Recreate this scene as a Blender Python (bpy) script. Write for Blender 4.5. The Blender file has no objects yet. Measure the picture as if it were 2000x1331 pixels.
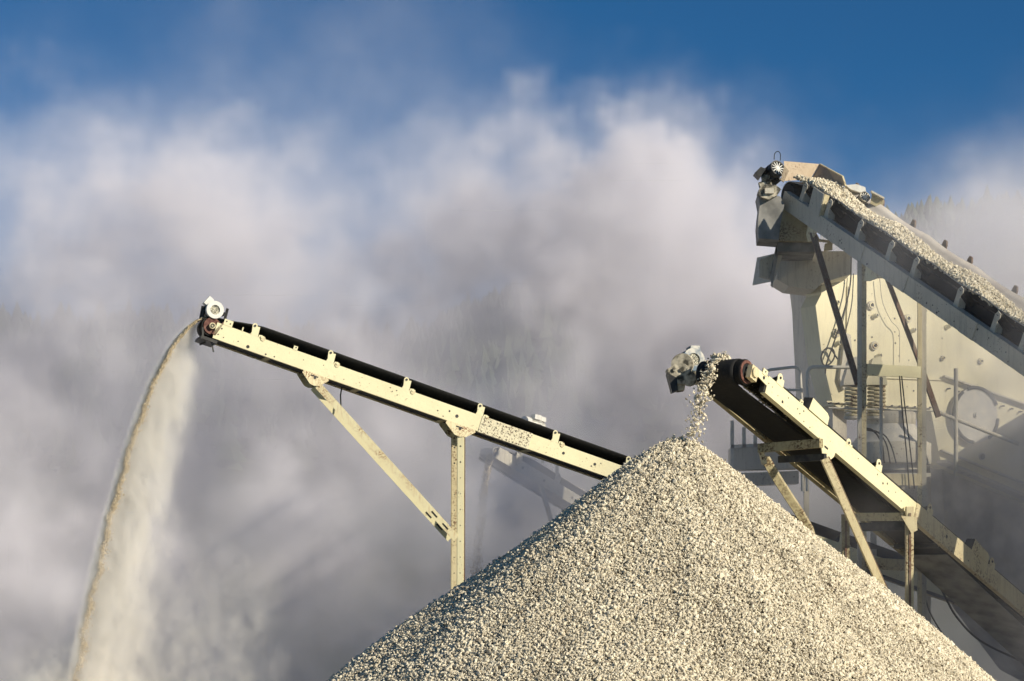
import bpy, math, random
import numpy as np
from mathutils import Vector, Matrix
random.seed(7)
RNG = np.random.default_rng(11)
SC = bpy.context.scene
COL = SC.collection
F = 4500.0; H0 = 1150.0; ZC = 4.0

def P(px, py, Y):
    """point at distance Y seen at pixel (px, py) of the 2000 px wide photograph"""
    return Vector(((px - 1000.0) / F * Y, Y, ZC + (H0 - py) / F * Y))

# ------------------------------------------------------------------ camera, light, sky
cd = bpy.data.cameras.new('camera'); cam = bpy.data.objects.new('camera', cd); COL.objects.link(cam)
cam.location = (0, 0, ZC); cam.rotation_euler = (math.radians(90), 0, 0)
cd.sensor_width = 36; cd.lens = F / 2000 * 36; cd.shift_y = (H0 - 665.5) / 2000
cd.clip_start = 0.5; cd.clip_end = 3000
SC.camera = cam
SUN = Vector((0.74, -0.54, 0.42)).normalized()
sd = bpy.data.lights.new('sun', 'SUN'); sun = bpy.data.objects.new('sun', sd); COL.objects.link(sun)
sd.energy = 5.0; sd.angle = math.radians(0.5); sd.color = (1.0, 0.91, 0.76)
sun.rotation_euler = SUN.to_track_quat('Z', 'Y').to_euler()
W = bpy.data.worlds.new('World'); SC.world = W; W.use_nodes = True
wn = W.node_tree.nodes; wl = W.node_tree.links
for n in list(wn): wn.remove(n)
wo = wn.new('ShaderNodeOutputWorld'); bg = wn.new('ShaderNodeBackground'); sky = wn.new('ShaderNodeTexSky')
sky.sky_type = 'NISHITA'; sky.sun_disc = False
sky.sun_elevation = math.asin(SUN.z); sky.sun_rotation = math.atan2(SUN.x, SUN.y)
sky.air_density = 1.0; sky.dust_density = 0.0; sky.ozone_density = 6.0; sky.altitude = 3000
bg.inputs['Strength'].default_value = 0.060
tint = wn.new('ShaderNodeMix'); tint.data_type = 'RGBA'; tint.blend_type = 'MULTIPLY'; tint.inputs[0].default_value = 1
tint.inputs[7].default_value = (.40, .86, .98, 1)
wl.new(sky.outputs[0], tint.inputs[6]); wl.new(tint.outputs[2], bg.inputs['Color']); wl.new(bg.outputs[0], wo.inputs['Surface'])
SC.view_settings.view_transform = 'Standard'; SC.view_settings.look = 'None'
SC.view_settings.exposure = 0.22; SC.view_settings.gamma = 1.0
cy = SC.cycles
cy.use_denoising = True
try: cy.denoiser = 'OPENIMAGEDENOISE'
except Exception: pass
cy.max_bounces = 6; cy.diffuse_bounces = 3; cy.glossy_bounces = 2; cy.transparent_max_bounces = 16
cy.volume_bounces = 3
cy.volume_step_rate = 2.0; cy.volume_max_steps = 256
cy.use_adaptive_sampling = True; cy.adaptive_threshold = 0.03
cy.sample_clamp_indirect = 4.0

# ------------------------------------------------------------------ tags
def tag(o, label=None, cat=None, group=None, kind=None):
    if label: o['label'] = label
    if cat: o['category'] = cat
    if group: o['group'] = group
    if kind: o['kind'] = kind
    return o

def empty(name, loc, label, cat, group=None):
    o = bpy.data.objects.new(name, None); COL.objects.link(o)
    o.location = loc; o.empty_display_size = 0.2
    return tag(o, label, cat, group)

class MB:
    """collects primitives, then links them as one mesh object"""
    def __init__(s): s.v = []; s.f = []; s.m = []; s.mats = []; s.cur = 0; s.sm = []
    def mat(s, m):
        if m not in s.mats: s.mats.append(m)
        s.cur = s.mats.index(m); return s
    def add(s, vs, fs, smooth=False):
        b = len(s.v); s.v += [tuple(v) for v in vs]
        for f in fs: s.f.append(tuple(b + i for i in f)); s.m.append(s.cur); s.sm.append(smooth)
    def hexa(s, c):
        s.add(c, [(0,3,2,1),(4,5,6,7),(0,1,5,4),(1,2,6,5),(2,3,7,6),(3,0,4,7)])
    def box(s, M, lo, hi):
        (x0,y0,z0),(x1,y1,z1) = lo, hi
        s.hexa([M @ Vector(p) for p in [(x0,y0,z0),(x1,y0,z0),(x1,y1,z0),(x0,y1,z0),(x0,y0,z1),(x1,y0,z1),(x1,y1,z1),(x0,y1,z1)]])
    def prism(s, pts, off):
        """closed polygon of world points, thickened along the vector off"""
        n = len(pts); off = Vector(off); a = [Vector(p) for p in pts]; b = [p + off for p in a]
        s.add(a + b, [tuple(range(n))[::-1], tuple(range(n, 2*n))] + [(i, (i+1) % n, n + (i+1) % n, n + i) for i in range(n)])
    def bar(s, p, q, w, h, up=(0,0,1)):
        """rectangular bar from p to q, w across, h along up"""
        p = Vector(p); q = Vector(q); d = (q - p).normalized(); up = Vector(up)
        r = d.cross(up).normalized(); u = r.cross(d).normalized()
        r = r * w / 2; u = u * h / 2
        s.hexa([p-r-u, p+r-u, p+r+u, p-r+u, q-r-u, q+r-u, q+r+u, q-r+u])
    def chan(s, p, q, w, h, t, side, up):
        """U channel from p to q: web of width h along up, two flanges of width w pointing to side"""
        p = Vector(p); q = Vector(q); side = Vector(side).normalized(); up = Vector(up).normalized()
        def slab(a0, a1, b0, b1):
            s.hexa([o + side*a + up*b for o in (p, q) for a, b in ((a0,b0),(a1,b0),(a1,b1),(a0,b1))])
        slab(0, t, -h/2, h/2); slab(t, w, h/2 - t, h/2); slab(t, w, -h/2, -h/2 + t)
    def cyl(s, p, q, r, n=16, r2=None, cap=True):
        p = Vector(p); q = Vector(q); r2 = r if r2 is None else r2
        d = (q - p).normalized(); a = d.orthogonal().normalized(); b = d.cross(a)
        vs = []
        for o, rr in ((p, r), (q, r2)):
            vs += [o + (a*math.cos(2*math.pi*i/n) + b*math.sin(2*math.pi*i/n))*rr for i in range(n)]
        s.add(vs, [(i, (i+1) % n, n + (i+1) % n, n + i) for i in range(n)], True)
        if cap: s.add(vs, [tuple(range(n))[::-1], tuple(range(n, 2*n))])
    def ring(s, p, d, r0, r1, th, n=24):
        """annulus of inner r0, outer r1 and thickness th along d"""
        p = Vector(p); d = Vector(d).normalized(); a = d.orthogonal().normalized(); b = d.cross(a)
        vs = []
        for o, rr in ((0, r0), (0, r1), (th, r1), (th, r0)):
            vs += [p + d*o + (a*math.cos(2*math.pi*i/n) + b*math.sin(2*math.pi*i/n))*rr for i in range(n)]
        fs = []
        for k in range(4):
            k2 = (k+1) % 4
            fs += [(k*n+i, k*n+(i+1) % n, k2*n+(i+1) % n, k2*n+i) for i in range(n)]
        s.add(vs, fs)
    def tube(s, pts, r, n=8):
        pts = [Vector(p) for p in pts]; vs = []; m = len(pts); a = None
        for i, p in enumerate(pts):
            d = (pts[min(i+1, m-1)] - pts[max(i-1, 0)]).normalized()
            a = d.orthogonal().normalized() if a is None else (a - d*a.dot(d)).normalized()
            b = d.cross(a)
            vs += [p + (a*math.cos(2*math.pi*k/n) + b*math.sin(2*math.pi*k/n))*r for k in range(n)]
        fs = [(i*n+k, i*n+(k+1) % n, (i+1)*n+(k+1) % n, (i+1)*n+k) for i in range(m-1) for k in range(n)]
        s.add(vs, fs, True); s.add(vs, [tuple(range(n))[::-1], tuple(range((m-1)*n, m*n))])
    def build(s, name, mat=None, parent=None, bevel=0):
        me = bpy.data.meshes.new(name)
        base = parent.matrix_world.translation if False else None
        me.from_pydata(s.v, [], s.f)
        for m in (s.mats or [mat]): me.materials.append(m)
        for p, k, q in zip(me.polygons, s.m, s.sm): p.material_index = k; p.use_smooth = q
        me.update()
        import bmesh
        bm = bmesh.new(); bm.from_mesh(me); bmesh.ops.recalc_face_normals(bm, faces=bm.faces); bm.to_mesh(me); bm.free()
        o = bpy.data.objects.new(name, me); COL.objects.link(o)
        if parent is not None:
            o.parent = parent
            off = Vector((0,0,0)); q = parent
            while q is not None: off += q.location; q = q.parent
            o.location = -off if parent.type == 'EMPTY' else Vector((0,0,0))
            if parent.type != 'EMPTY': o.location = Vector((0,0,0))
        if bevel:
            b = o.modifiers.new('edge', 'BEVEL'); b.width = bevel; b.segments = 1; b.limit_method = 'ANGLE'
        return o

def catmull(pts, n=8):
    pts = [Vector(p) for p in pts]; out = []
    q = [pts[0]*2 - pts[1]] + pts + [pts[-1]*2 - pts[-2]]
    for i in range(1, len(q)-2):
        for k in range(n):
            t = k/n
            out.append(0.5*((2*q[i]) + (q[i+1]-q[i-1])*t + (2*q[i-1]-5*q[i]+4*q[i+1]-q[i+2])*t*t + (3*q[i]-q[i-1]-3*q[i+1]+q[i+2])*t**3))
    out.append(pts[-1]); return out

# ------------------------------------------------------------------ numpy noise
def fractal(shape, vx, big, rng, beta=3.67, stretch=(1,1,1)):
    """isotropic turbulence: random field with spectrum k^-beta and largest eddies of size big metres; mean 0, sd 1"""
    w = rng.standard_normal(shape).astype(np.float32)
    f = np.fft.rfftn(w)
    k = np.sqrt(sum((np.fft.fftfreq(n, vx)*st).reshape([-1 if a == i else 1 for a in range(3)])**2 if i < 2 else (np.fft.rfftfreq(n, vx)*st).reshape(1,1,-1)**2
                    for i, (n, st) in enumerate(zip(shape, stretch))))
    a = (k*k + (1/big)**2)**(-beta/4)
    o = np.fft.irfftn(f*a, s=shape).astype(np.float32)
    return (o - o.mean())/o.std()

def grid_volume(name, dens, lo, hi, mat):
    """a dust volume whose density grid is the array dens over the box lo-hi (metres)"""
    nx, ny, nz = dens.shape
    me = bpy.data.meshes.new(name); me.vertices.add(dens.size)
    at = me.attributes.new('dens', 'FLOAT', 'POINT'); at.data.foreach_set('value', dens.astype(np.float32).ravel())
    me.materials.append(mat)
    o = bpy.data.objects.new(name, me); COL.objects.link(o)
    ng = bpy.data.node_groups.new(name, 'GeometryNodeTree')
    ng.interface.new_socket('Geometry', in_out='INPUT', socket_type='NodeSocketGeometry')
    ng.interface.new_socket('Geometry', in_out='OUTPUT', socket_type='NodeSocketGeometry')
    N = ng.nodes; L = ng.links
    gi = N.new('NodeGroupInput'); go = N.new('NodeGroupOutput')
    vc = N.new('GeometryNodeVolumeCube')
    vc.inputs['Min'].default_value = lo; vc.inputs['Max'].default_value = hi
    vc.inputs['Resolution X'].default_value = nx; vc.inputs['Resolution Y'].default_value = ny; vc.inputs['Resolution Z'].default_value = nz
    pos = N.new('GeometryNodeInputPosition')
    sub = N.new('ShaderNodeVectorMath'); sub.operation = 'SUBTRACT'; sub.inputs[1].default_value = lo
    mul = N.new('ShaderNodeVectorMath'); mul.operation = 'MULTIPLY'
    mul.inputs[1].default_value = ((nx-1)/(hi[0]-lo[0]), (ny-1)/(hi[1]-lo[1]), (nz-1)/(hi[2]-lo[2]))
    add = N.new('ShaderNodeVectorMath'); add.operation = 'ADD'; add.inputs[1].default_value = (.5,.5,.5)
    flo = N.new('ShaderNodeVectorMath'); flo.operation = 'FLOOR'
    dot = N.new('ShaderNodeVectorMath'); dot.operation = 'DOT_PRODUCT'; dot.inputs[1].default_value = (ny*nz, nz, 1)
    L.new(pos.outputs[0], sub.inputs[0]); L.new(sub.outputs[0], mul.inputs[0]); L.new(mul.outputs[0], add.inputs[0])
    L.new(add.outputs[0], flo.inputs[0]); L.new(flo.outputs[0], dot.inputs[0])
    si = N.new('GeometryNodeSampleIndex'); si.data_type = 'FLOAT'; si.domain = 'POINT'; si.clamp = True
    na = N.new('GeometryNodeInputNamedAttribute'); na.data_type = 'FLOAT'; na.inputs['Name'].default_value = 'dens'
    L.new(gi.outputs[0], si.inputs['Geometry']); L.new(na.outputs['Attribute'], si.inputs['Value']); L.new(dot.outputs['Value'], si.inputs['Index'])
    L.new(si.outputs[0], vc.inputs['Density'])
    sm = N.new('GeometryNodeSetMaterial'); sm.inputs['Material'].default_value = mat
    L.new(vc.outputs[0], sm.inputs[0]); L.new(sm.outputs[0], go.inputs[0])
    md = o.modifiers.new('dust', 'NODES'); md.node_group = ng
    return o

def vol_mat(name, col, aniso=0.0, dens=1.0):
    m = bpy.data.materials.new(name); m.use_nodes = True
    n = m.node_tree.nodes; n.clear(); out = n.new('ShaderNodeOutputMaterial')
    pv = n.new('ShaderNodeVolumePrincipled'); pv.inputs['Color'].default_value = (*col, 1)
    pv.inputs['Density'].default_value = dens; pv.inputs['Anisotropy'].default_value = aniso
    m.node_tree.links.new(pv.outputs[0], out.inputs['Volume']); return m
# ------------------------------------------------------------------ materials
def mat(name, col, rough=0.8, metal=0.0, spec=0.3):
    m = bpy.data.materials.new(name); m.use_nodes = True
    b = m.node_tree.nodes['Principled BSDF']
    b.inputs['Base Color'].default_value = (*col, 1); b.inputs['Roughness'].default_value = rough
    b.inputs['Metallic'].default_value = metal; b.inputs['Specular IOR Level'].default_value = spec
    return m
def noisy(name, c1, c2, scale, rough=0.8, bump=0.0, detail=6, lo=.35, hi=.65, coord='Object'):
    m = mat(name, c1, rough); nt = m.node_tree; N = nt.nodes; L = nt.links; b = N['Principled BSDF']
    tc = N.new('ShaderNodeTexCoord'); nz = N.new('ShaderNodeTexNoise'); nz.inputs['Scale'].default_value = scale; nz.inputs['Detail'].default_value = detail
    cr = N.new('ShaderNodeValToRGB'); cr.color_ramp.elements[0].position = lo; cr.color_ramp.elements[1].position = hi
    cr.color_ramp.elements[0].color = (*c1, 1); cr.color_ramp.elements[1].color = (*c2, 1)
    L.new(tc.outputs[coord], nz.inputs['Vector']); L.new(nz.outputs[0], cr.inputs[0]); L.new(cr.outputs[0], b.inputs['Base Color'])
    if bump:
        bp = N.new('ShaderNodeBump'); bp.inputs['Strength'].default_value = bump; L.new(nz.outputs[0], bp.inputs['Height']); L.new(bp.outputs[0], b.inputs['Normal'])
    return m

def mesh_np(name, V, Fc, mat_, smooth=False):
    """V (n,3) array, Fc (m,k) array of equal-sized faces"""
    me = bpy.data.meshes.new(name); k = Fc.shape[1]
    me.vertices.add(len(V)); me.vertices.foreach_set('co', V.astype(np.float32).ravel())
    me.loops.add(Fc.size); me.loops.foreach_set('vertex_index', Fc.astype(np.int32).ravel())
    me.polygons.add(len(Fc)); me.polygons.foreach_set('loop_start', np.arange(0, Fc.size, k, dtype=np.int32))
    me.polygons.foreach_set('use_smooth', np.full(len(Fc), smooth))
    me.update(calc_edges=True); me.materials.append(mat_)
    o = bpy.data.objects.new(name, me); COL.objects.link(o); return o

# ------------------------------------------------------------------ ground and hills
g = MB(); m_ground = noisy('quarry_ground', (.30,.28,.24), (.40,.37,.31), .6, .95, .3)
g.add([(-900,-60,0),(900,-60,0),(900,1500,0),(-900,1500,0)], [(0,1,2,3)])
tag(g.build('ground', m_ground), kind='structure')
RX = np.array([-900,-400,-250, 0, 200, 330, 500, 800, 1050, 1250, 1450, 1650, 1800, 1870, 2000, 2200, 2500, 3000])
RP = np.array([620, 650, 640, 620, 615, 592, 640, 640, 530, 540, 520, 450, 388, 395, 372, 350, 340, 400])
def hill_h(X, Y):
    """height of the wooded slope: its skyline sits at 560 m"""
    crest = ZC + (H0 - np.interp(1000 + X/560*F, RX, RP))/F*560 - 6.0
    t = np.clip((Y-72)/488, 0, 1); return crest*np.power(t, 1.25)
nx, ny = 120, 60
xs = np.linspace(-330, 330, nx); ys = np.linspace(70, 640, ny)
XX, YY = np.meshgrid(xs, ys, indexing='ij')
ZZ = hill_h(XX, YY) - np.clip(YY-560, 0, 100)*.3 + RNG.normal(0, .4, XX.shape)*np.clip((YY-72)/60, 0, 1)
V = np.stack([XX, YY, ZZ+.02], -1).reshape(-1, 3); idx = np.arange(nx*ny).reshape(nx, ny)
Fc = np.stack([idx[:-1,:-1], idx[1:,:-1], idx[1:,1:], idx[:-1,1:]], -1).reshape(-1, 4)
tag(mesh_np('hills', V, Fc, noisy('hill_grass', (.045,.06,.03), (.09,.09,.05), .05), True), kind='structure')
# conifers on the slope
def forest(n=8000):
    rng = np.random.default_rng(3); Vs = []; Fs = []; base = 0
    Xs = rng.uniform(-300, 300, n); Ys = 560 - 330*rng.power(1.6, n)*0 - rng.uniform(0, 1, n)**1.5*330
    for x, y in zip(Xs, Ys):
        h = rng.uniform(3.5, 7.5)*(1 if rng.random() > .06 else 1.5); r = h*rng.uniform(.22, .36); z0 = float(hill_h(np.array(x), np.array(y)))
        lay = 4; k = 6
        for l in range(lay):
            zb = z0 + h*(.08 + .2*l); zt = zb + h*.36; rr = r*(1 - (l/lay)**1.8*.8)
            an = np.arange(k)*2*math.pi/k + rng.uniform(0, 6)
            jit = rng.uniform(.55, 1.25, k)
            ring = np.stack([x + np.cos(an)*rr*jit, y + np.sin(an)*rr*jit, zb - rng.uniform(0, .12, k)*h], -1)
            Vs.append(ring); Vs.append([[x, y, zt]])
            Fs += [(base+i, base+(i+1) % k, base+k) for i in range(k)]; base += k+1
    return mesh_np('forest', np.concatenate(Vs), np.array(Fs), noisy('needles', (.028,.045,.02), (.06,.08,.035), .3))
tag(forest(), 'dark conifer wood on the hillside, showing faintly through the dust', 'forest', kind='stuff')
# ------------------------------------------------------------------ paints, rubber, rust
def paint(name, col, dirt, rust=(.13,.06,.03), pl=.46, rough=.55, chip=.66, scale=1.0, streak=True):
    m = mat(name, col, rough); nt = m.node_tree; N = nt.nodes; L = nt.links; b = N['Principled BSDF']
    tc = N.new('ShaderNodeTexCoord')
    def nz(s, d, r=.6, vec=None):
        n = N.new('ShaderNodeTexNoise'); n.inputs['Scale'].default_value = s*scale; n.inputs['Detail'].default_value = d; n.inputs['Roughness'].default_value = r
        L.new(vec if vec is not None else tc.outputs['Object'], n.inputs['Vector']); return n.outputs[0]
    def ramp(v, a, b_, c0=0.0, c1=1.0):
        r = N.new('ShaderNodeMapRange'); r.inputs[1].default_value = a; r.inputs[2].default_value = b_; r.inputs[3].default_value = c0; r.inputs[4].default_value = c1
        L.new(v, r.inputs[0]); return r.outputs[0]
    def mix(f, a, b_):
        x = N.new('ShaderNodeMix'); x.data_type = 'RGBA'
        L.new(f, x.inputs[0])
        for v, s in ((a, x.inputs[6]), (b_, x.inputs[7])):
            if isinstance(v, tuple): s.default_value = (*v, 1)
            else: L.new(v, s)
        return x.outputs[2]
    def mul(a, b_):
        x = N.new('ShaderNodeMath'); x.operation = 'MULTIPLY'; L.new(a, x.inputs[0]); L.new(b_, x.inputs[1]); return x.outputs[0]
    c = mix(ramp(nz(1.3, 8, .65), .42, .68), col, tuple(x*.8 + y*.2 for x, y in zip(col, dirt)))
    mp = N.new('ShaderNodeMapping'); mp.inputs['Scale'].default_value = (9, 9, .8); L.new(tc.outputs['Object'], mp.inputs[0])
    if streak: c = mix(ramp(nz(1.6, 6, .7, mp.outputs[0]), .50, .74, 0, .75), c, dirt)
    patch = ramp(nz(2.2, 4), pl, pl+.16)
    c = mix(mul(ramp(nz(26, 6, .7), chip-.07, chip-.02), patch), c, rust)
    c = mix(ramp(nz(60, 3), .70, .73), c, tuple(x*.6 for x in rust))
    L.new(c, b.inputs['Base Color'])
    bp = N.new('ShaderNodeBump'); bp.inputs['Strength'].default_value = .25; bp.inputs['Distance'].default_value = .02
    L.new(nz(14, 6, .7), bp.inputs['Height']); L.new(bp.outputs[0], b.inputs['Normal'])
    return m
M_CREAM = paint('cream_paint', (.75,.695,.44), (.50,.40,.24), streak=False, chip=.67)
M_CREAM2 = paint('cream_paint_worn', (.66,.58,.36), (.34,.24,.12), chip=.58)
M_SPECK = paint('cream_paint_chipped', (.68,.63,.44), (.4,.32,.2), rust=(.10,.06,.04), chip=.60, scale=1.3, pl=.2, streak=False)
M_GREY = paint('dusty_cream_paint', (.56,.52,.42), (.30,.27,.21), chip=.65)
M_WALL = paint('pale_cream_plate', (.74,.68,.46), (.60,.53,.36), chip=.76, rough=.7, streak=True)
M_GUSSET = paint('rust_streaked_paint', (.74,.68,.43), (.50,.34,.17), rust=(.26,.11,.05), chip=.57, scale=1.6)
M_TAN = paint('brown_dusted_plate', (.44,.35,.24), (.30,.22,.14), chip=.62)
M_BROWN = paint('rusty_steel', (.20,.15,.11), (.10,.06,.04), chip=.5)
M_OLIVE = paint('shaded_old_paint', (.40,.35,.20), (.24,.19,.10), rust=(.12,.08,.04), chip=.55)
M_MATTE = noisy('matt_black_steel', (.008,.008,.009), (.018,.018,.018), 4, .95, .1)
M_RUBBER = paint('belt_rubber', (.013,.013,.013), (.030,.029,.027), rust=(.03,.028,.025), rough=.78, chip=.6)
M_BELTTOP = noisy('lit_belt_top', (.42,.38,.34), (.55,.51,.45), 2.5, .8, .1)  # sunlit look of the carrying side put into a pale colour
M_RED = noisy('red_primer', (.09,.028,.022), (.20,.10,.07), 18, .6, .2)
M_DARK = noisy('dark_steel', (.02,.02,.022), (.06,.058,.05), 9, .5, .2)
M_MOTOR = noisy('blue_grey_motor', (.10,.15,.20), (.52,.50,.43), 7, .55, .2, lo=.42, hi=.6)
M_WHITE = noisy('dusty_white_cast', (.62,.61,.56), (.80,.78,.70), 8, .6, .2)
M_GRILL = noisy('fan_grille', (.06,.06,.05), (.70,.66,.50), 60, .6, .3, lo=.45, hi=.55)
M_CAST = noisy('dusty_cast_iron', (.07,.065,.05), (.55,.50,.38), 11, .8, .5, lo=.40, hi=.62)
M_CABLE = mat('black_cable', (.025,.025,.022), .6)
M_STEEL = noisy('galvanised_pipe', (.52,.50,.44), (.66,.62,.52), 6, .5)
M_SHEET = noisy('sooty_rubber_flap', (.14,.14,.13), (.34,.33,.30), 3, .8, .3)

# ------------------------------------------------------------------ stones
def stone_mat(name, lo, hi, dark):
    m = mat(name, hi, .9); nt = m.node_tree; N = nt.nodes; L = nt.links; b = N['Principled BSDF']; b.inputs['Specular IOR Level'].default_value = .2
    a = N.new('ShaderNodeAttribute'); a.attribute_name = 'tone'
    cr = N.new('ShaderNodeValToRGB'); e = cr.color_ramp.elements
    e[0].position = 0; e[0].color = (*dark, 1); e[1].position = 1; e[1].color = (min(1, hi[0]*1.15), min(1, hi[1]*1.15), min(1, hi[2]*1.18), 1)
    x = e.new(.22); x.color = (*lo, 1); x = e.new(.7); x.color = (*hi, 1)
    L.new(a.outputs['Fac'], cr.inputs[0]); L.new(cr.outputs[0], b.inputs['Base Color']); return m
M_STONE = stone_mat('crushed_limestone', (.50,.435,.32), (.74,.67,.505), (.25,.21,.155))
M_SAND = stone_mat('falling_sand_grains', (.36,.28,.16), (.66,.55,.36), (.14,.09,.045))
_p = (1+5**.5)/2
ICO = np.array([(-1,_p,0),(1,_p,0),(-1,-_p,0),(1,-_p,0),(0,-1,_p),(0,1,_p),(0,-1,-_p),(0,1,-_p),(_p,0,-1),(_p,0,1),(-_p,0,-1),(-_p,0,1)], dtype=np.float32)
ICO /= np.linalg.norm(ICO[0])
ICOF = np.array([(0,11,5),(0,5,1),(0,1,7),(0,7,10),(0,10,11),(1,5,9),(5,11,4),(11,10,2),(10,7,6),(7,1,8),(3,9,4),(3,4,2),(3,2,6),(3,6,8),(3,8,9),(4,9,5),(2,4,11),(6,2,10),(8,6,7),(9,8,1)])
OCT = np.array([(1,0,0),(-1,0,0),(0,1,0),(0,-1,0),(0,0,1),(0,0,-1)], dtype=np.float32)
OCTF = np.array([(0,2,4),(2,1,4),(1,3,4),(3,0,4),(2,0,5),(1,2,5),(3,1,5),(0,3,5)])
def stones(name, pos, rad, rng, m, low=False, flat=.62, shift=None):
    """one mesh of broken stones: centres pos (n,3), radii rad (n,)"""
    n = len(pos); B, BF = (OCT, OCTF) if low else (ICO, ICOF)
    kinds = 24                                        # broken shapes: squash, shear and cut the corners
    lib = []
    for _ in range(kinds):
        v = B * rng.uniform(.72, 1.2, (len(B), 1))
        v = v * np.array([1.25, rng.uniform(.75, 1.05), rng.uniform(flat-.12, flat+.15)])
        for _c in range(3):
            d = rng.normal(size=3); d /= np.linalg.norm(d); c = rng.uniform(.45, .75)
            over = np.clip(v @ d - c, 0, None); v = v - over[:,None]*d
        lib.append(v)
    lib = np.array(lib, dtype=np.float32)
    q = rng.normal(size=(n, 4)); q /= np.linalg.norm(q, axis=1, keepdims=True); w, x, y, z = q.T
    R = np.stack([1-2*(y*y+z*z), 2*(x*y-z*w), 2*(x*z+y*w), 2*(x*y+z*w), 1-2*(x*x+z*z), 2*(y*z-x*w), 2*(x*z-y*w), 2*(y*z+x*w), 1-2*(x*x+y*y)], -1).reshape(n, 3, 3).astype(np.float32)
    V = np.einsum('nij,nkj->nki', R, lib[rng.integers(0, kinds, n)]) * rad[:,None,None].astype(np.float32) + pos[:,None,:].astype(np.float32)
    Fc = (BF[None] + (np.arange(n)*len(B))[:,None,None]).reshape(-1, 3)
    o = mesh_np(name, V.reshape(-1, 3), Fc, m)
    t = o.data.attributes.new('tone', 'FLOAT', 'POINT')
    t.data.foreach_set('value', np.repeat(np.clip(rng.beta(2.4, 1.9, n) + (0 if shift is None else shift), 0, 1), len(B)).astype(np.float32))
    return o

# ------------------------------------------------------------------ the gravel heap
APEX = P(1328, 846, 32.9)
AP_R = 0.26
lump = [(RNG.normal(0, 1), RNG.integers(2, 9), RNG.uniform(0, 6.28)) for _ in range(7)]
def heap_z(X, Y):
    dx = X - APEX.x; dy = Y - APEX.y; r = np.hypot(dx, dy); th = np.arctan2(dy, dx)
    slope = .775 + .045*np.cos(th)                      # steeper to the right than to the left
    w = sum(a*.010*np.cos(k*th + p + .35*r) for a, k, p in lump)
    rr = np.sqrt(r*r + AP_R**2) - AP_R*.55
    return APEX.z - slope*rr*(1 + w*.5) + .045*np.sin(1.7*X + 2*np.sin(1.1*Y))*np.clip(r, 0, 2)/2
nr, nt_ = 60, 160
rr = np.concatenate([[0.001], np.linspace(.05, 8.6, nr-1)]); th = np.linspace(0, 2*math.pi, nt_, endpoint=False)
RR, TT = np.meshgrid(rr, th, indexing='ij')
X = APEX.x + RR*np.cos(TT); Y = APEX.y + RR*np.sin(TT); Z = heap_z(X, Y) - .03
V = np.stack([X, Y, Z], -1).reshape(-1, 3); idx = np.arange(nr*nt_).reshape(nr, nt_); nx_ = np.roll(idx, -1, axis=1)
Fc = np.stack([idx[:-1], idx[1:], nx_[1:], nx_[:-1]], -1).reshape(-1, 4)
rng = np.random.default_rng(21)
N_ = 285000
r = np.sqrt(rng.uniform(0, 1, N_*2))*5.9; t = rng.uniform(0, 2*math.pi, N_*2)
x = APEX.x + r*np.cos(t); y = APEX.y + r*np.sin(t)
keep = (np.sin(t) < .28) | (rng.uniform(0, 1, N_*2) < .18)
x = x[keep][:N_]; y = y[keep][:N_]
rad = np.clip(rng.lognormal(math.log(.0160), .36, len(x)), .009, .050)
az = np.arctan2(y-APEX.y, x-APEX.x); rd = np.hypot(x-APEX.x, y-APEX.y)
streak = np.sin(az*23+np.sin(rd*2)*1.5)*.5 + np.sin(az*41+rd*1.3)*.35 + np.sin(az*9-rd*1.9)*.6      # runs of coarser and finer stone down the slope
rad = rad*(1 + .10*streak + .02*(rd-2.5))
z = heap_z(x, y) + .012*streak + rng.normal(0, .014, len(x)) - rad*.1
ro = stones('gravel_heap', np.stack([x, y, z], -1), rad, rng, M_STONE, shift=.07*streak*rng.uniform(0, 1.6, len(x)))
tag(ro, 'tall cone of pale crushed gravel under the end of the middle conveyor', 'gravel heap', kind='stuff')
core = mesh_np('gravel_core', V, Fc, noisy('packed_gravel', (.15,.12,.08), (.35,.31,.22), 22, .95, .8, lo=.45, hi=.6), True)
# the packed inside of the heap belongs to the heap
core.parent = ro
# ------------------------------------------------------------------ belt conveyors
class Frame:
    """local axes of a conveyor: s runs from the head down to the tail, w across (0 near side), h square to the belt"""
    def __init__(f, p0, deg, t, k=1.0):
        c, s = math.cos(math.radians(deg)), math.sin(math.radians(deg)); f.o = Vector(p0)
        f.d = Vector((c, s, -t)).normalized(); f.a = Vector((-s, c, 0)); f.n = f.d.cross(f.a)
        if f.n.z < 0: f.n = -f.n
        f.d *= k; f.a *= k; f.n *= k
        f.M = Matrix((( f.d.x, f.a.x, f.n.x, f.o.x), (f.d.y, f.a.y, f.n.y, f.o.y), (f.d.z, f.a.z, f.n.z, f.o.z), (0,0,0,1)))
    def p(f, s, w, h): return f.M @ Vector((s, w, h))
    def s_at(f, px, w=0.0, h=0.0):
        k = (px-1000)/F; q = f.p(0, w, h); return (k*q.y - q.x)/(f.d.x - k*f.d.y)
    def pix(f, s, w, h):
        q = f.p(s, w, h); return (1000 + q.x/q.y*F, H0 - (q.z-ZC)/q.y*F)
def sstep(x): x = max(0, min(1, x)); return x*x*(3-2*x)

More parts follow.
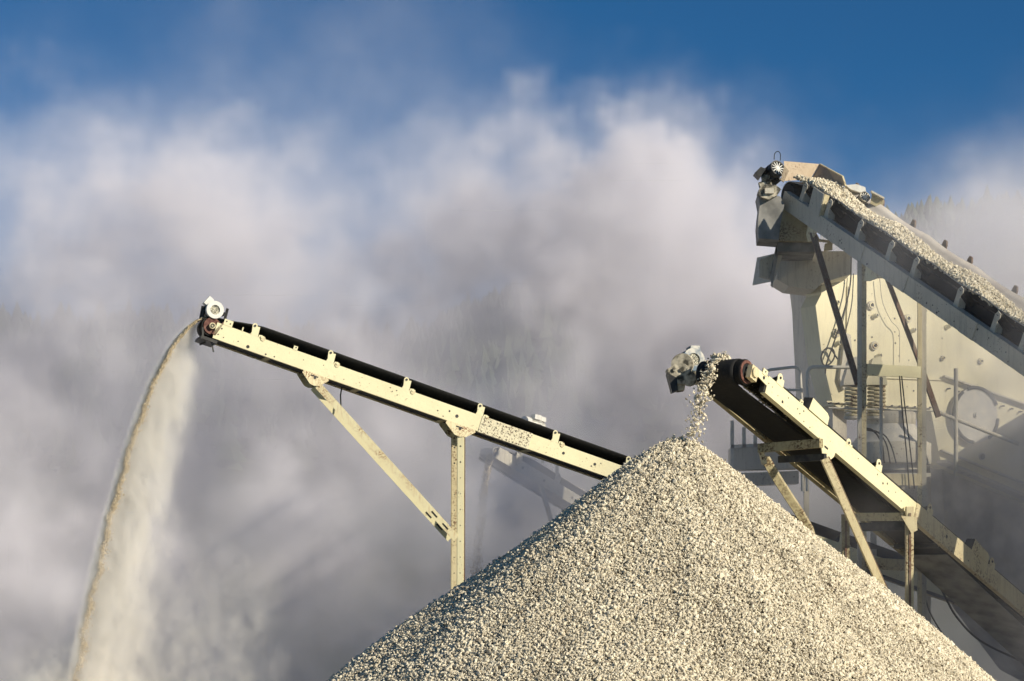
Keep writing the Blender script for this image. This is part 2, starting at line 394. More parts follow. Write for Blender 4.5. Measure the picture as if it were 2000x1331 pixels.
def beam(fr, name, parent, s0, s1, w, h, hh, side, m, holes=(), fl=.07, dark=M_DARK):
    """channel beam with its web at w; side +1: flanges point away from the camera"""
    b = MB().mat(m)
    b.box(fr.M, (s0, min(w, w+side*.012), h-hh/2), (s1, max(w, w+side*.012), h+hh/2))
    for z0, z1 in ((h+hh/2-.014, h+hh/2), (h-hh/2, h-hh/2+.014)):
        b.box(fr.M, (s0, min(w+side*.012, w+side*fl), z0), (s1, max(w+side*.012, w+side*fl), z1))
    b.mat(dark)
    for s, z, r in holes:
        b.cyl(fr.p(s, w-side*.004, h+z), fr.p(s, w+side*.003, h+z), r, 10)
    return b.build(name, None, parent)

def belt(fr, parent, s1, w0, w1, pr, ph, ps, he, hc, m_in, m_out, trough=.16, hr=-.10, name='belt', sag=0.0, blend=.9, hr_head=None):
    """endless belt: troughed on top, round the head pulley (radius pr at s=ps, h=ph) and back below"""
    b = MB(); th = .014; W_ = w1-w0
    cols = [0, .10, trough/W_*1.0, .5, 1-trough/W_, .90, 1.0]
    rows = []
    for i in range(int(s1/.18)+1):
        s = s1 - i*.18
        k = sstep((s-ps)/blend); sg = -sag*abs(math.sin(s*2.35))*k
        r = []
        for c in cols:
            e = 1-min(c, 1-c)/(trough/W_) if min(c, 1-c) < trough/W_ else 0
            top = ph+pr
            h = top + ((he if e > 0 else hc)-top)*0
            h = top*(1-k) + k*(hc + (he-hc)*e) + sg*e
            r.append((s, w0 + W_*c + (0 if k == 0 else 0), h))
        rows.append(r)
        if s-.18 < ps: break
    nseg = 12
    for j in range(1, nseg):
        a = math.pi/2 + math.pi*j/nseg
        rows.append([(ps + pr*math.cos(a), w0 + W_*c, ph + pr*math.sin(a)) for c in cols])
    s = ps
    while s < s1:
        k = sstep((s-ps)/2.5); hb = (ph-pr)*(1-k) + hr*k
        rows.append([(s, w0+W_*c, hb) for c in cols]); s += .4
    # normals outward for thickness
    vs_o = []; vs_i = []
    for i, r in enumerate(rows):
        q = rows[min(i+1, len(rows)-1)][3]; p_ = rows[max(i-1, 0)][3]
        t = Vector((q[0]-p_[0], 0, q[2]-p_[2])).normalized(); nn = Vector((t.z, 0, -t.x))
        if i == 0: nn = Vector((0,0,1))
        for c in r:
            v = Vector(c); vs_i.append(fr.M @ v); vs_o.append(fr.M @ (v + nn*th))
    k = len(cols); nrw = len(rows)
    fo = []; fi = []; fe = []
    off = nrw*k
    for i in range(nrw-1):
        for j in range(k-1):
            a = i*k+j; fo.append((a+off, a+1+off, a+k+1+off, a+k+off)); fi.append((a, a+k, a+k+1, a+1))
        for j in (0, k-1):
            a = i*k+j; fe.append((a, a+off, a+k+off, a+k))
    b.mat(m_out); b.add(vs_i+vs_o, fo, True)
    b.mat(m_in); b.add(vs_i+vs_o, fi, True); b.mat(m_out); b.add(vs_i+vs_o, fe)
    # keep one shared vertex set
    b.v = b.v[:2*nrw*k]; b.f = [tuple(i % (2*nrw*k) for i in f) for f in b.f]
    me_o = b.build(name, None, parent)
    return me_o

def bracket(fr, parent, s, w, h0, h1, wd=.10, tilt=.03, m=M_CREAM, wr=None, th=.012, foot=True, mr=M_DARK):
    """upright idler plate with a rounded top, its wing roller and bolt"""
    b = MB().mat(m)
    pts = [(s-wd/2-.02, h0), (s+wd/2+.01, h0), (s+wd/2+tilt*0, h1-wd*.35)]
    for k in range(7):
        a = math.pi*k/6; pts.append((s - tilt + math.cos(a)*wd*.42, h1 - wd*.42 + math.sin(a)*wd*.42))
    pts.append((s-wd/2-.005, h0+.05))
    b.prism([fr.p(q[0], w, q[1]) for q in pts], fr.a*th)
    if foot:
        b.prism([fr.p(s+wd/2+.02, w, h0-.005), fr.p(s+wd/2+.12, w, h0-.005), fr.p(s+wd/2+.115, w, h0+.035), fr.p(s+wd/2+.07, w, h0+.05), fr.p(s+wd/2+.02, w, h0+.04)], fr.a*th)
        b.cyl(fr.p(s+wd/2+.07, w-.02, h0+.02), fr.p(s+wd/2+.07, w+.03, h0+.02), .022, 8)
    o = b.build('roller_bracket', None, parent)
    q = MB().mat(mr)
    q.cyl(fr.p(s-tilt, w-.012, h1-wd*.42), fr.p(s-tilt, w, h1-wd*.42), .02, 8)
    if wr: q.cyl(fr.p(s-tilt, w+.03, h1-wd*.42-.005), fr.p(s-tilt, wr[0], wr[1]), .038, 10)
    q.build('roller', None, o)
    return o

def motor(name, parent, c, ax, r, L, fan_m=M_GRILL, body_m=M_MOTOR, up=Vector((0,0,1)), box=True, spokes=0, cowl_m=None):
    """electric motor with cooling ribs: c centre of the fan end, ax unit vector pointing out of the fan end"""
    ax = Vector(ax).normalized(); c = Vector(c); s1 = ax.cross(up).normalized(); u1 = s1.cross(ax)
    root = MB().mat(body_m)
    root.cyl(c-ax*L, c-ax*L*.28, r*.86, 20)
    for k in range(22):
        a = 2*math.pi*k/22; d = s1*math.cos(a)+u1*math.sin(a)
        root.bar(c-ax*L*.95+d*r*.92, c-ax*L*.32+d*r*.92, .008, r*.2, d)
    root.cyl(c-ax*L*1.08, c-ax*L, r*.6, 16); root.cyl(c-ax*L*1.3, c-ax*L*1.08, r*.16, 10)
    for k in (-1, 1): root.bar(c-ax*L*.9+s1*r*.6*k-u1*r*1.05, c-ax*L*.3+s1*r*.6*k-u1*r*1.05, .05, .04)
    o = root.build(name, None, parent)
    f = MB().mat(cowl_m or body_m); f.cyl(c-ax*L*.3, c-ax*.03, r, 24, cap=False); f.ring(c-ax*.035, ax, r*(.84 if spokes else .55), r, .03, 24)
    f.cyl(c-ax*L*.3, c-ax*L*.29, r*.98, 20)
    f.build('fan_cowl', None, o)
    g = MB().mat(fan_m); g.cyl(c-ax*.05, c-ax*.03, r*(.86 if spokes else .62), 20)
    if spokes:
        g.mat(M_WHITE); g.cyl(c-ax*.03, c-ax*.005, r*.20, 12)
        for k in range(spokes):
            a = 2*math.pi*k/spokes; d = s1*math.cos(a)+u1*math.sin(a); g.bar(c-ax*.016+d*r*.18, c-ax*.016+d*r*.80, r*.10, .012, ax)
    else:
        for q in (.2, .36, .5): g.ring(c-ax*.03, ax, r*q, r*q+.010, .008, 20)
    g.build('fan', None, o)
    if box:
        t = MB().mat(cowl_m or body_m); bc = c-ax*L*.62+u1*r*1.1-s1*r*.5
        t.bar(bc-ax*.09, bc+ax*.09, .15, .10, u1); t.build('terminal_box', None, o)
    return o

# ================================================================== left conveyor
FL = Frame(P(420, 645, 38.0), 17, .3185)
base = FL.p(5, .3, 0); base.z = 0
L_ = empty('belt_conveyor', base, 'long cream belt conveyor on the left, pouring fine sand off its raised end', 'conveyor', 'belt conveyors of the quarry plant')
Wl = .66
holes = [(.10,.06,.014),(.07,-.05,.012),(.17,-.07,.010),(.42,-.05,.010),(.60,-.08,.028),(.92,-.10,.014),(1.07,-.09,.012),(1.9,.05,.008),(3.15,.02,.010),(3.25,-.01,.010),(3.1,.07,.010),(3.22,.06,.010),
         (4.0,-.03,.012),(4.2,.03,.016),(4.35,-.01,.030),(4.12,-.09,.010),(6.35,.0,.026),(6.9,-.05,.014),(7.05,.05,.010),(1.55,.02,.008),(2.3,-.06,.008)]
beam(FL, 'side_beam', L_, 0, 4.78, 0, 0, .27, 1, M_CREAM, holes)
beam(FL, 'side_beam', L_, 5.72, 20, 0, 0, .27, 1, M_CREAM, [(h[0]+.6, h[1], h[2]) for h in holes if h[0] > 5])
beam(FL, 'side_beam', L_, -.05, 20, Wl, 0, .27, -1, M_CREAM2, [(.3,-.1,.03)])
b = MB().mat(M_SPECK); b.box(FL.M, (4.78, -.012, -.142), (5.72, .02, .142))
b.box(FL.M, (4.78, .02, .126), (5.72, .08, .142)); b.box(FL.M, (4.78, .02, -.142), (5.72, .08, -.126))
for s in np.linspace(4.84, 5.66, 8):
    for h in (-.10, .02, .10): b.cyl(FL.p(s, -.026, h + .01*math.sin(s*9)), FL.p(s, -.012, h + .01*math.sin(s*9)), .016, 6)
tag(b.build('splice_plate', None, L_), 'pitted and chipped splice plate')
# head end: pulley, bearing block, tensioner plates
pc = (-.06, .055); pr = .155
b = MB().mat(M_RUBBER); b.cyl(FL.p(pc[0], .075, pc[1]), FL.p(pc[0], Wl-.06, pc[1]), pr-.012, 32)
pul = b.build('head_pulley', None, L_)
b = MB().mat(M_RED); b.ring(FL.p(pc[0], .05, pc[1]), FL.a, .108, .140, .05, 32); b.cyl(FL.p(pc[0], .06, pc[1]), FL.p(pc[0], .07, pc[1]), .115, 24)
b.build('rim', None, pul)
b = MB().mat(M_CREAM2); b.cyl(FL.p(pc[0], -.01, pc[1]), FL.p(pc[0], .06, pc[1]), .052, 12); b.mat(M_DARK); b.ring(FL.p(pc[0], -.02, pc[1]), FL.a, .018, .034, .012, 14)
b.build('hub', None, pul)
b = MB().mat(M_RED)
b.prism([FL.p(s, .0, h) for s, h in ((.0,.0),(.09,.17),(.11,.17),(.03,-.09),(-.03,-.07))], FL.a*.03)
b.build('bearing_plate', None, L_)
for x0, x1, z0, z1, bl in ((.10,.25,.135,.235,((.14,.2),(.21,.18))), (.42,.44,.13,.20,()), (1.33,1.40,.13,.20,((1.37,.175),))):
    b = MB().mat(M_CREAM); b.box(FL.M, (x0, -.006, z0), (x1, .02, z1)); b.mat(M_DARK)
    for s, h in bl: b.cyl(FL.p(s, -.012, h), FL.p(s, -.005, h), .012, 8)
    b.build('edge_tab', None, L_)
belt(FL, L_, 20, .07, Wl-.07, pr, pc[1], pc[0], .325, .19, M_RUBBER, M_RUBBER, trough=.16, hr=-.10)
# scraper under the head
b = MB().mat(M_DARK); b.box(FL.M, (-.18, .02, -.20), (.10, Wl, -.15)); b.bar(FL.p(.02, .1, -.2), FL.p(.10, .1, -.34), .03, .02); b.bar(FL.p(-.05, .3, -.2), FL.p(-.13, .3, -.27), .03, .03); b.bar(FL.p(-.2, .05, -.02), FL.p(-.14, .05, -.2), .03, .03)
b.build('belt_scraper', None, L_)
for px in (492, 640, 788, 932, 1079, 1222, 1370, 1500, 1640, 1780):
    s = FL.s_at(px); bracket(FL, L_, s, -.002, .130, .335, .105, .035, M_CREAM, (.23, .16))
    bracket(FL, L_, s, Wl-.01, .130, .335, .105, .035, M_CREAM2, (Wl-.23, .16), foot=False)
for s in (1.0, 2.6, 4.2, 5.8, 7.4, 9.0, 11):
    b = MB().mat(M_OLIVE); b.box(FL.M, (s-.04, .012, -.13), (s+.04, Wl-.012, -.05)); b.build('cross_member', None, L_)
for px in (509, 654, 802, 946, 1094, 1236):
    s = FL.s_at(px); b = MB().mat(M_CREAM2); b.cyl(FL.p(s, -.012, .13), FL.p(s, .012, .13), .042, 12); b.build('bolt_lug', None, L_)
# motor above the head, its axis square to the belt run
mc = P(421, 605, 38.0) + FL.a*.02
motor('motor', L_, mc, -FL.a, .145, .48, fan_m=M_GRILL, body_m=M_DARK, cowl_m=M_WHITE, up=Vector((-.75,0,.66)))
b = MB().mat(M_DARK); b.bar(mc+FL.a*.4-Vector((0,0,.18)), mc-Vector((0,0,.17))+FL.a*.1, .34, .05); b.bar(mc+Vector((.14,.1,-.16)), mc+Vector((.19,.1,.03)), .06, .04); b.bar(mc+FL.a*.2+Vector((-.2,0,-.14)), mc+FL.a*.2+Vector((-.16,0,.08)), .10, .06)
b.build('motor_bracket', None, L_)
# leg frames
def gusset(fr, parent, px, w, dn=.20, half=.22, m=M_GUSSET, left=.0):
    s = fr.s_at(px, 0); b = MB().mat(m)
    b.prism([fr.p(s-half, w, -.13), fr.p(s+half, w, -.13), fr.p(s+half+.02, w, -.17), fr.p(s+half*.55, w, -.13-dn*.85), fr.p(s+half*.1, w, -.13-dn), fr.p(s-half*.25, w, -.13-dn*.95), fr.p(s-half-.01, w, -.18)], fr.a*.015)
    b.mat(M_DARK); b.cyl(fr.p(s, w-.006, -.20), fr.p(s, w+.004, -.20), .022, 8); b.box(fr.M, (s-.08, w-.004, -.185), (s+.05, w+.002, -.165))
    return b.build('gusset', None, parent)
for w, m in ((-.004, M_GUSSET), (.44, M_CREAM2)):
    gusset(FL, L_, 622, w, m=m); gusset(FL, L_, 905, w, m=m, half=.26)
for w, m in ((.02, M_CREAM), (.40, M_CREAM2)):
    s = FL.s_at(905, 0); top = FL.p(s, w, -.14); bot = Vector((top.x, top.y, 0)) + Vector((-.02, 0, 0))
    b = MB().mat(m); dx = Vector((1, 0, 0)); dy = Vector((0, 1, 0))
    # rolled section: front web with two side flanges
    b.bar(bot, top, .10, .012, dy); b.bar(bot + dx*.055 + dy*.06, top + dx*.055 + dy*.06, .012, .12, dy); b.bar(bot - dx*.055 + dy*.06, top - dx*.055 + dy*.06, .012, .12, dy)
    b.mat(M_BROWN); b.bar(bot + dx*.07 + dy*.02, top + dx*.07 + dy*.02, .022, .018, dy)
    b.mat(M_DARK)
    for k in range(14):
        q = top + (bot-top).normalized()*(.08 + k*.27); b.cyl(q - dy*.010, q - dy*.004, .014 if k < 3 else .009, 8)
    b.build('leg', None, L_)
    s2 = FL.s_at(632, 0); p1 = FL.p(s2, w, -.30); p2 = top + (bot-top).normalized()*1.92 + Vector((-.07, .0, 0))
    dirv = (p2-p1).normalized(); upv = dirv.cross(dy).normalized()
    b = MB().mat(M_GUSSET if w < .1 else M_CREAM); b.bar(p1, p2, .012, .12, upv)
    for k in (-1, 1): b.bar(p1 + dy*.05 + upv*.055*k, p2 + dy*.05 + upv*.055*k, .10, .012, upv)
    b.mat(M_DARK)
    for k in (.84, .92):
        q = p1.lerp(p2, k); b.bar(q - dirv*.07 - dy*.008, q + dirv*.07 - dy*.008, .006, .025, upv)
    b.build('brace', None, L_)
b = MB().mat(M_CABLE); b.tube([P(668, 756, 38.9), P(665, 772, 38.9), P(666, 800, 38.9)], .012); b.build('hanging_hook', None, L_)


# ================================================================== middle conveyor
FM = Frame(P(1495, 748, 33.0), 50, .41)
base = FM.p(5, .5, 0); base.z = 0
M_ = empty('belt_conveyor', base, 'middle cream conveyor above the gravel heap, dark belt underside showing', 'conveyor', 'belt conveyors of the quarry plant')
Wm = 1.0
holes = [(.08,.03,.010),(.18,.02,.008),(.36,-.03,.008),(.50,-.06,.022),(.62,.06,.010),(.90,.02,.012),(.98,-.02,.012),(1.12,-.08,.010),(1.3,-.09,.010),(1.06,.06,.014),(2.7,.05,.010),(3.3,.06,.012),(3.5,.0,.018),(3.62,.05,.016),(3.7,-.04,.012),(3.9,.03,.010),(4.1,-.03,.010)]
beam(FM, 'side_beam', M_, .05, 4.55, 0, 0, .27, 1, M_CREAM, holes, fl=.09)
beam(FM, 'side_beam', M_, 4.55, 17, -.012, -.01, .30, 1, M_CREAM2, [(5.6,.02,.03),(6.4,-.06,.014)], fl=.09)
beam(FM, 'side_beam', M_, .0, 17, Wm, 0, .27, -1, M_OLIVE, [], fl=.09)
# stepped head extension of the near beam
b = MB().mat(M_CREAM)
b.prism([FM.p(s, .004, h) for s, h in ((-.36,.02),(-.36,.10),(.05,.115),(.30,.135),(.30,-.10),(.05,-.02))], FM.a*.012)
b.mat(M_DARK); b.cyl(FM.p(-.06, -.002, .05), FM.p(-.06, 0.006, .05), .026, 10)
b.build('head_plate', None, M_)
for x0, x1, z0, z1 in ((-.12,.0,.09,.18), (.92,1.0,.12,.19)):
    b = MB().mat(M_CREAM); b.box(FM.M, (x0, -.004, z0), (x1, .02, z1)); b.mat(M_DARK); b.cyl(FM.p((x0+x1)/2, -.01, z1-.035), FM.p((x0+x1)/2, -.003, z1-.035), .012, 8); b.build('edge_tab', None, M_)
s0 = FM.s_at(1458, .1); pr = .185; pc = (s0, .0)
b = MB().mat(M_RUBBER); b.cyl(FM.p(s0, .10, 0), FM.p(s0, .84, 0), pr-.012, 36)
# diamond lagging
for row in range(3):
    for k in range(40):
        a = 2*math.pi*(k+.5*(row % 2))/40; w = .105 + .028*row
        c = FM.p(s0 + math.cos(a)*(pr-.008), w+.012, math.sin(a)*(pr-.008)); rad = (FM.d*math.cos(a) + FM.n*math.sin(a)); tan = rad.cross(FM.a)
        b.bar(c - FM.a*.010 - tan*.006, c + FM.a*.010 + tan*.006, .012, .014, rad)
pul = b.build('head_pulley', None, M_)
b = MB().mat(M_RED); b.ring(FM.p(s0, .085, 0), FM.a, .125, .168, .03, 32); b.cyl(FM.p(s0, .11, 0), FM.p(s0, .12, 0), .13, 20); b.build('rim', None, pul)
b = MB().mat(M_CREAM2); b.cyl(FM.p(s0+.02, -.03, 0), FM.p(s0+.02, .09, 0), .06, 12); b.box(FM.M, (s0-.05, -.02, -.11), (s0+.12, .06, .09)); b.cyl(FM.p(s0+.03, -.05, .0), FM.p(s0+.03, -.02, .0), .075, 14)
b.build('bearing', None, pul)
belt(FM, M_, 17, .21, .84, pr, .0, s0, .30, .20, M_RUBBER, M_RUBBER, trough=.18, hr=-.10, blend=1.2)
for px, big in ((1519, 1), (1655, 0), (1712, 1), (1812, 1), (1934, 1), (2050, 0)):
    s = FM.s_at(px)
    bracket(FM, M_, s, -.006, .125, .30 if big else .22, .16, .03, M_CREAM if px < 1750 else M_CREAM2, (.24, .16), foot=False)
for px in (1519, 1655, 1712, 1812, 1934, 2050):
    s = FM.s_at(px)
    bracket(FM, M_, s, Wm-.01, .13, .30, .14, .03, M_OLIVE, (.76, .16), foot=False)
for px, l in ((1588, .55), (1905, .6)):
    s = FM.s_at(px); b = MB().mat(M_CREAM if px < 1800 else M_CREAM2)
    b.prism([FM.p(s+q, -.02, h) for q, h in ((-l*.38,.135),(l*.62,.135),(l*.62,.26),(l*.5,.30),(-l*.30,.34))], FM.a*.012)
    b.mat(M_DARK); b.prism([FM.p(s-l*.38, -.02, .135), FM.p(s-l*.30, -.02, .34), FM.p(s-l*.34, .12, .34), FM.p(s-l*.42, .12, .135)], FM.d*-.01)
    b.build('side_guard', None, M_)
b = MB().mat(M_MATTE); b.box(FM.M, (.1, .10, -.015), (16, .26, .0)); b.build('gap_shade_plate', None, M_)  # added black plate that keeps the gap beside the belt dark
# return rollers under the belt
for s in (5.6, 8.0):
    b = MB().mat(M_DARK); b.cyl(FM.p(s, .10, -.145), FM.p(s, .90, -.145), .04, 12); b.mat(M_STEEL); b.cyl(FM.p(s, .012, -.145), FM.p(s, .1, -.145), .012, 8); b.cyl(FM.p(s, .9, -.145), FM.p(s, .98, -.145), .012, 8)
    b.build('return_roller', None, M_)
# added dark plates shading the gap by the near beam; belt cover further down
b = MB().mat(M_DARK); b.box(FM.M, (.02, .02, -.12), (.5, .10, .02)); b.build('gap_shade_plate', None, M_)
b = MB().mat(M_DARK); b.box(FM.M, (1.0, .03, -.125), (1.2, .14, -.10)); b.build('gap_shade_plate', None, M_)
b = MB().mat(M_SHEET); b.prism([FM.p(5.9, .10, -.18), FM.p(5.9, .92, -.18), FM.p(14.5, .92, -.50), FM.p(14.5, .10, -.50)], FM.n*.01); b.build('belt_cover', None, M_)
# first support: sloping box cross member, gusset, two legs
s = FM.s_at(1606, 0)
gp = FM.p(s, -.01, -.13)
b = MB().mat(M_CREAM)
b.prism([FM.p(s-.05, -.012, -.12), FM.p(s+.44, -.012, -.12), FM.p(s+.42, -.012, -.22), FM.p(s+.36, -.012, -.29), FM.p(s+.22, -.012, -.36), FM.p(s+.13, -.012, -.33)], FM.a*.014)
b.mat(M_DARK); b.box(FM.M, (s+.12, -.016, -.20), (s+.22, -.010, -.17)); b.build('gusset', None, M_)
cl = P(1483, 876, 33.9); cr_ = P(1604, 866, 33.25)
b = MB().mat(M_OLIVE); b.bar(cl, cr_, .10, .13); b.build('cross_member', None, M_)
cl2 = P(1522, 898, 33.95); cr2 = P(1612, 893, 33.32)
b = MB().mat(M_DARK); b.bar(cl2, cr2, .06, .10); b.build('cross_member', None, M_)
b = MB().mat(M_CREAM2); b.prism([P(1482, 880, 33.86), P(1492, 882, 33.86), P(1499, 905, 33.86), P(1489, 908, 33.86)], (0, .1, 0)); b.build('gusset', None, M_)
def leg2(parent, p1, p2, w, h, m, m2=None, name='leg', view=Vector((0,1,0))):
    p1 = Vector(p1); p2 = Vector(p2); d = (p2-p1).normalized(); up = d.cross(view).normalized()
    b = MB().mat(m); b.bar(p1, p2, .012, w, up)
    for k in (-1, 1): b.bar(p1+view*h/2+up*(w/2)*k, p2+view*h/2+up*(w/2)*k, h, .012, up)
    if m2: b.mat(m2); b.bar(p1+view*.02+up*(w/2+.012), p2+view*.02+up*(w/2+.012), .03, .02, up)
    return b.build(name, None, parent)
leg2(M_, P(1611, 896, 33.25), P(1740, 1185, 33.75), .10, .09, M_CREAM2, M_BROWN)
pts = [P(1492, 895, 33.9), P(1520, 942, 34.0), P(1560, 1003, 34.1), P(1577, 1032, 34.15), P(1590, 1075, 34.2)]
for o_, mm in ((0, M_OLIVE), ):
    b = MB().mat(mm)
    for q0, q1 in zip(pts[:-1], pts[1:]): b.bar(q0, q1, .07, .11, (1,0,.5))
    b.mat(M_CREAM2)  # lighter strip puts a lit edge into the leg's colour
    for q0, q1 in zip(pts[:-1], pts[1:]): b.bar(q0+Vector((.065,-.01,.02)), q1+Vector((.065,-.01,.02)), .04, .03, (1,0,.5))
    b.build('leg', None, M_)
# second support: portal of two posts and a cross member
b = MB().mat(M_CREAM2); b.bar(P(1664, 1010, 36.7), P(1766, 1010, 35.95), .05, .13); b.mat(M_DARK); b.bar(P(1668, 1030, 36.7), P(1768, 1028, 35.98), .05, .14); b.build('cross_member', None, M_)
for (xx, y0, Yq, m) in ((1777, 990, 35.85, M_CREAM2), (1652, 1005, 36.75, M_OLIVE)):
    t_ = P(xx, y0, Yq); bt = Vector((t_.x, t_.y, 0)); b = MB().mat(m)
    b.bar(bt, t_, .10, .012, (0,1,0)); b.bar(bt+Vector((-.055,.05,0)), t_+Vector((-.055,.05,0)), .012, .10, (0,1,0)); b.bar(bt+Vector((.055,.05,0)), t_+Vector((.055,.05,0)), .012, .10, (0,1,0))
    b.mat(M_BROWN); b.bar(bt+Vector((0,-.012,0)), t_+Vector((0,-.012,-.1)), .035, .014, (0,1,0)); b.build('leg', None, M_)
b = MB().mat(M_CREAM2); b.prism([P(1760, 1008, 35.8), P(1790, 1010, 35.8), P(1792, 1036, 35.8), P(1780, 1042, 35.8)], (0, .02, 0)); b.build('gusset', None, M_)
for x0, y0, x1, y1 in ((1648,1010,1656,1090),):
    pass
# drive at the far end of the pulley: motor, gearbox, mount
mc = P(1356, 702, 33.75)
motor('motor', M_, mc, Vector((.30,-.93,.12)), .17, .36, fan_m=M_GRILL, body_m=M_MOTOR, cowl_m=M_MOTOR)
b = MB().mat(M_CAST)
b.cyl(P(1332, 712, 33.6), P(1338, 712, 34.0), .16, 18); b.cyl(P(1330, 728, 33.45), P(1336, 728, 33.9), .13, 16)
b.prism([P(x_, y_, 33.45) for x_, y_ in ((1302,722),(1318,712),(1350,716),(1350,742),(1338,752),(1310,748))], (0, .3, 0))
for k in range(3): b.cyl(P(1318+14*k, 722, 33.42), P(1318+14*k, 722, 33.46), .03, 8)
gbx = b.build('gearbox', None, M_)
b = MB().mat(M_DARK); b.prism([P(x_, y_, 33.42) for x_, y_ in ((1303,728),(1322,738),(1324,762),(1313,766))], (0, .35, 0)); b.mat(M_CAST); b.prism([P(x_, y_, 33.5) for x_, y_ in ((1324,742),(1340,740),(1337,762),(1324,764))], (0, .3, 0)); b.cyl(P(1346, 740, 33.4), P(1347, 741, 33.8), .11, 14)
b.build('motor_mount', None, M_)
b = MB().mat(M_MOTOR); b.cyl(P(1354, 738, 33.7), P(1376, 742, 33.85), .10, 16); b.build('shaft_cover', None, M_)

# ================================================================== feed conveyor on the right, rising away from the camera
KR = 1.105
def PR(px, py, Y): return P(px, py, Y*KR)
FR = Frame(PR(1531, 391, 38.0), -62, .545, KR)
base = FR.p(5, .5, 0); base.z = 0
R_ = empty('belt_conveyor', base, 'steep upper right conveyor carrying pale crushed stone to the machine top', 'conveyor', 'belt conveyors of the quarry plant')
Wr = 1.12
rs = np.random.default_rng(4)
hl = [(float(s), float(h), float(r)) for s, h, r in zip(rs.uniform(.3, 9, 46), rs.uniform(-.11, .11, 46), rs.choice([.006,.008,.012,.018], 46))]
beam(FR, 'side_beam', R_, -.05, 16, 0, 0, .27, 1, M_GREY, hl, fl=.13)
beam(FR, 'side_beam', R_, -.05, 16, Wr, 0, .27, -1, M_GREY, [], fl=.10)
for s in (2.1, 3.35, 5.2):
    b = MB().mat(M_GREY); b.box(FR.M, (s, -.012, -.137), (s+.35, .0, .137)); b.build('splice_plate', None, R_)
b = MB().mat(M_MATTE); b.box(FR.M, (0, .10, .06), (16, Wr-.10, .075)); b.build('gap_shade_deck', None, R_)  # added black deck, puts shade into the gap under the belt
b = MB().mat(M_MATTE); b.box(FR.M, (.1, .36, .075), (16, .38, .235)); b.build('gap_shade_plate', None, R_)  # added black plate, hides the bright far side below the belt
b = MB().mat(M_RUBBER); b.cyl(FR.p(-.1, .12, .06), FR.p(-.1, Wr-.12, .06), .2, 28); b.build('head_pulley', None, R_)
belt(FR, R_, 16, .14, .98, .215, .06, -.1, .46, .25, M_MATTE, M_BELTTOP, trough=.26, hr=-.16, sag=.035, blend=.7)
ks = [1563, 1611, 1671, 1731, 1779, 1865, 1937, 1992, 2060, 2150, 2260, 2400]
for px in ks:
    s = FR.s_at(px, -.0, .25)
    b = MB().mat(M_GREY); w = .05
    b.prism([FR.p(s+q, w, h) for q, h in ((-.06,.12),(.05,.12),(.03,.30),(.07,.37),(.06,.43),(-.01,.45),(-.06,.38),(-.055,.28))], FR.a*.012)
    b.prism([FR.p(s+.05, w, .13), FR.p(s+.03, w, .31), FR.p(s+.03, w+.14, .20), FR.p(s+.05, w+.14, .13)], FR.d*.01)
    o = b.build('roller_bracket', None, R_)
    b = MB().mat(M_DARK); b.cyl(FR.p(s, w+.02, .42), FR.p(s, .36, .19), .05, 10); b.cyl(FR.p(s, .40, .185), FR.p(s, .74, .185), .05, 10); b.cyl(FR.p(s, Wr-.07, .42), FR.p(s, .78, .19), .05, 10); b.build('roller', None, o)
    b = MB().mat(M_BROWN)
    b.prism([FR.p(s+q, Wr-.07, h) for q, h in ((-.06,.12),(.06,.12),(.05,.46),(.02,.52),(-.04,.52),(-.06,.46))], FR.a*.03)
    b.build('roller_bracket', None, R_)
# guard plate by the head and one on the far side
b = MB().mat(M_GREY); s = FR.s_at(1590, -.01, .2)
b.prism([FR.p(s-.14, -.015, .10), FR.p(s+.20, -.015, .10), FR.p(s+.16, -.015, .48), FR.p(s-.16, -.015, .48)], FR.a*.012)
b.mat(M_CREAM2); b.prism([FR.p(s+.20, -.003, .12), FR.p(s+.16, -.003, .48), FR.p(s+.16, .10, .46), FR.p(s+.20, .08, .12)], FR.d*.01)
b.build('side_guard', None, R_)
b = MB().mat(M_OLIVE); b.prism([PR(x_, y_, 37.3) for x_, y_ in ((1704,375),(1727,387),(1723,409),(1700,398))], (0, .03, 0)); b.mat(M_GREY); b.prism([PR(x_, y_, 37.22) for x_, y_ in ((1702,372),(1728,386),(1727,389),(1703,376))], (0, .12, 0)); b.build('side_guard', None, R_)
# head hood: end plate across the head and a cheek on the far side
b = MB().mat(M_TAN)
A = PR(1531, 315, 38.25); B = PR(1602, 321, 38.75); C_ = PR(1583, 350, 38.45); D = PR(1533, 354, 38.1)
b.prism([A, B, C_, D], (0, .012, .004))
b.build('hood', None, R_)
b = MB().mat(M_TAN)
q = [PR(1602, 321, 38.75), PR(1620, 331, 38.2), PR(1646, 345, 37.6), PR(1652, 364, 37.45), PR(1625, 362, 37.9), PR(1583, 351, 38.45)]
b.prism(q, (.012, .006, 0))
b.mat(M_CREAM2)
for q0, q1 in ((q[0], q[1]), (q[1], q[2]), (q[2], q[3])): b.bar(q0, q1, .03, .02)
b.build('hood_cheek', None, R_)
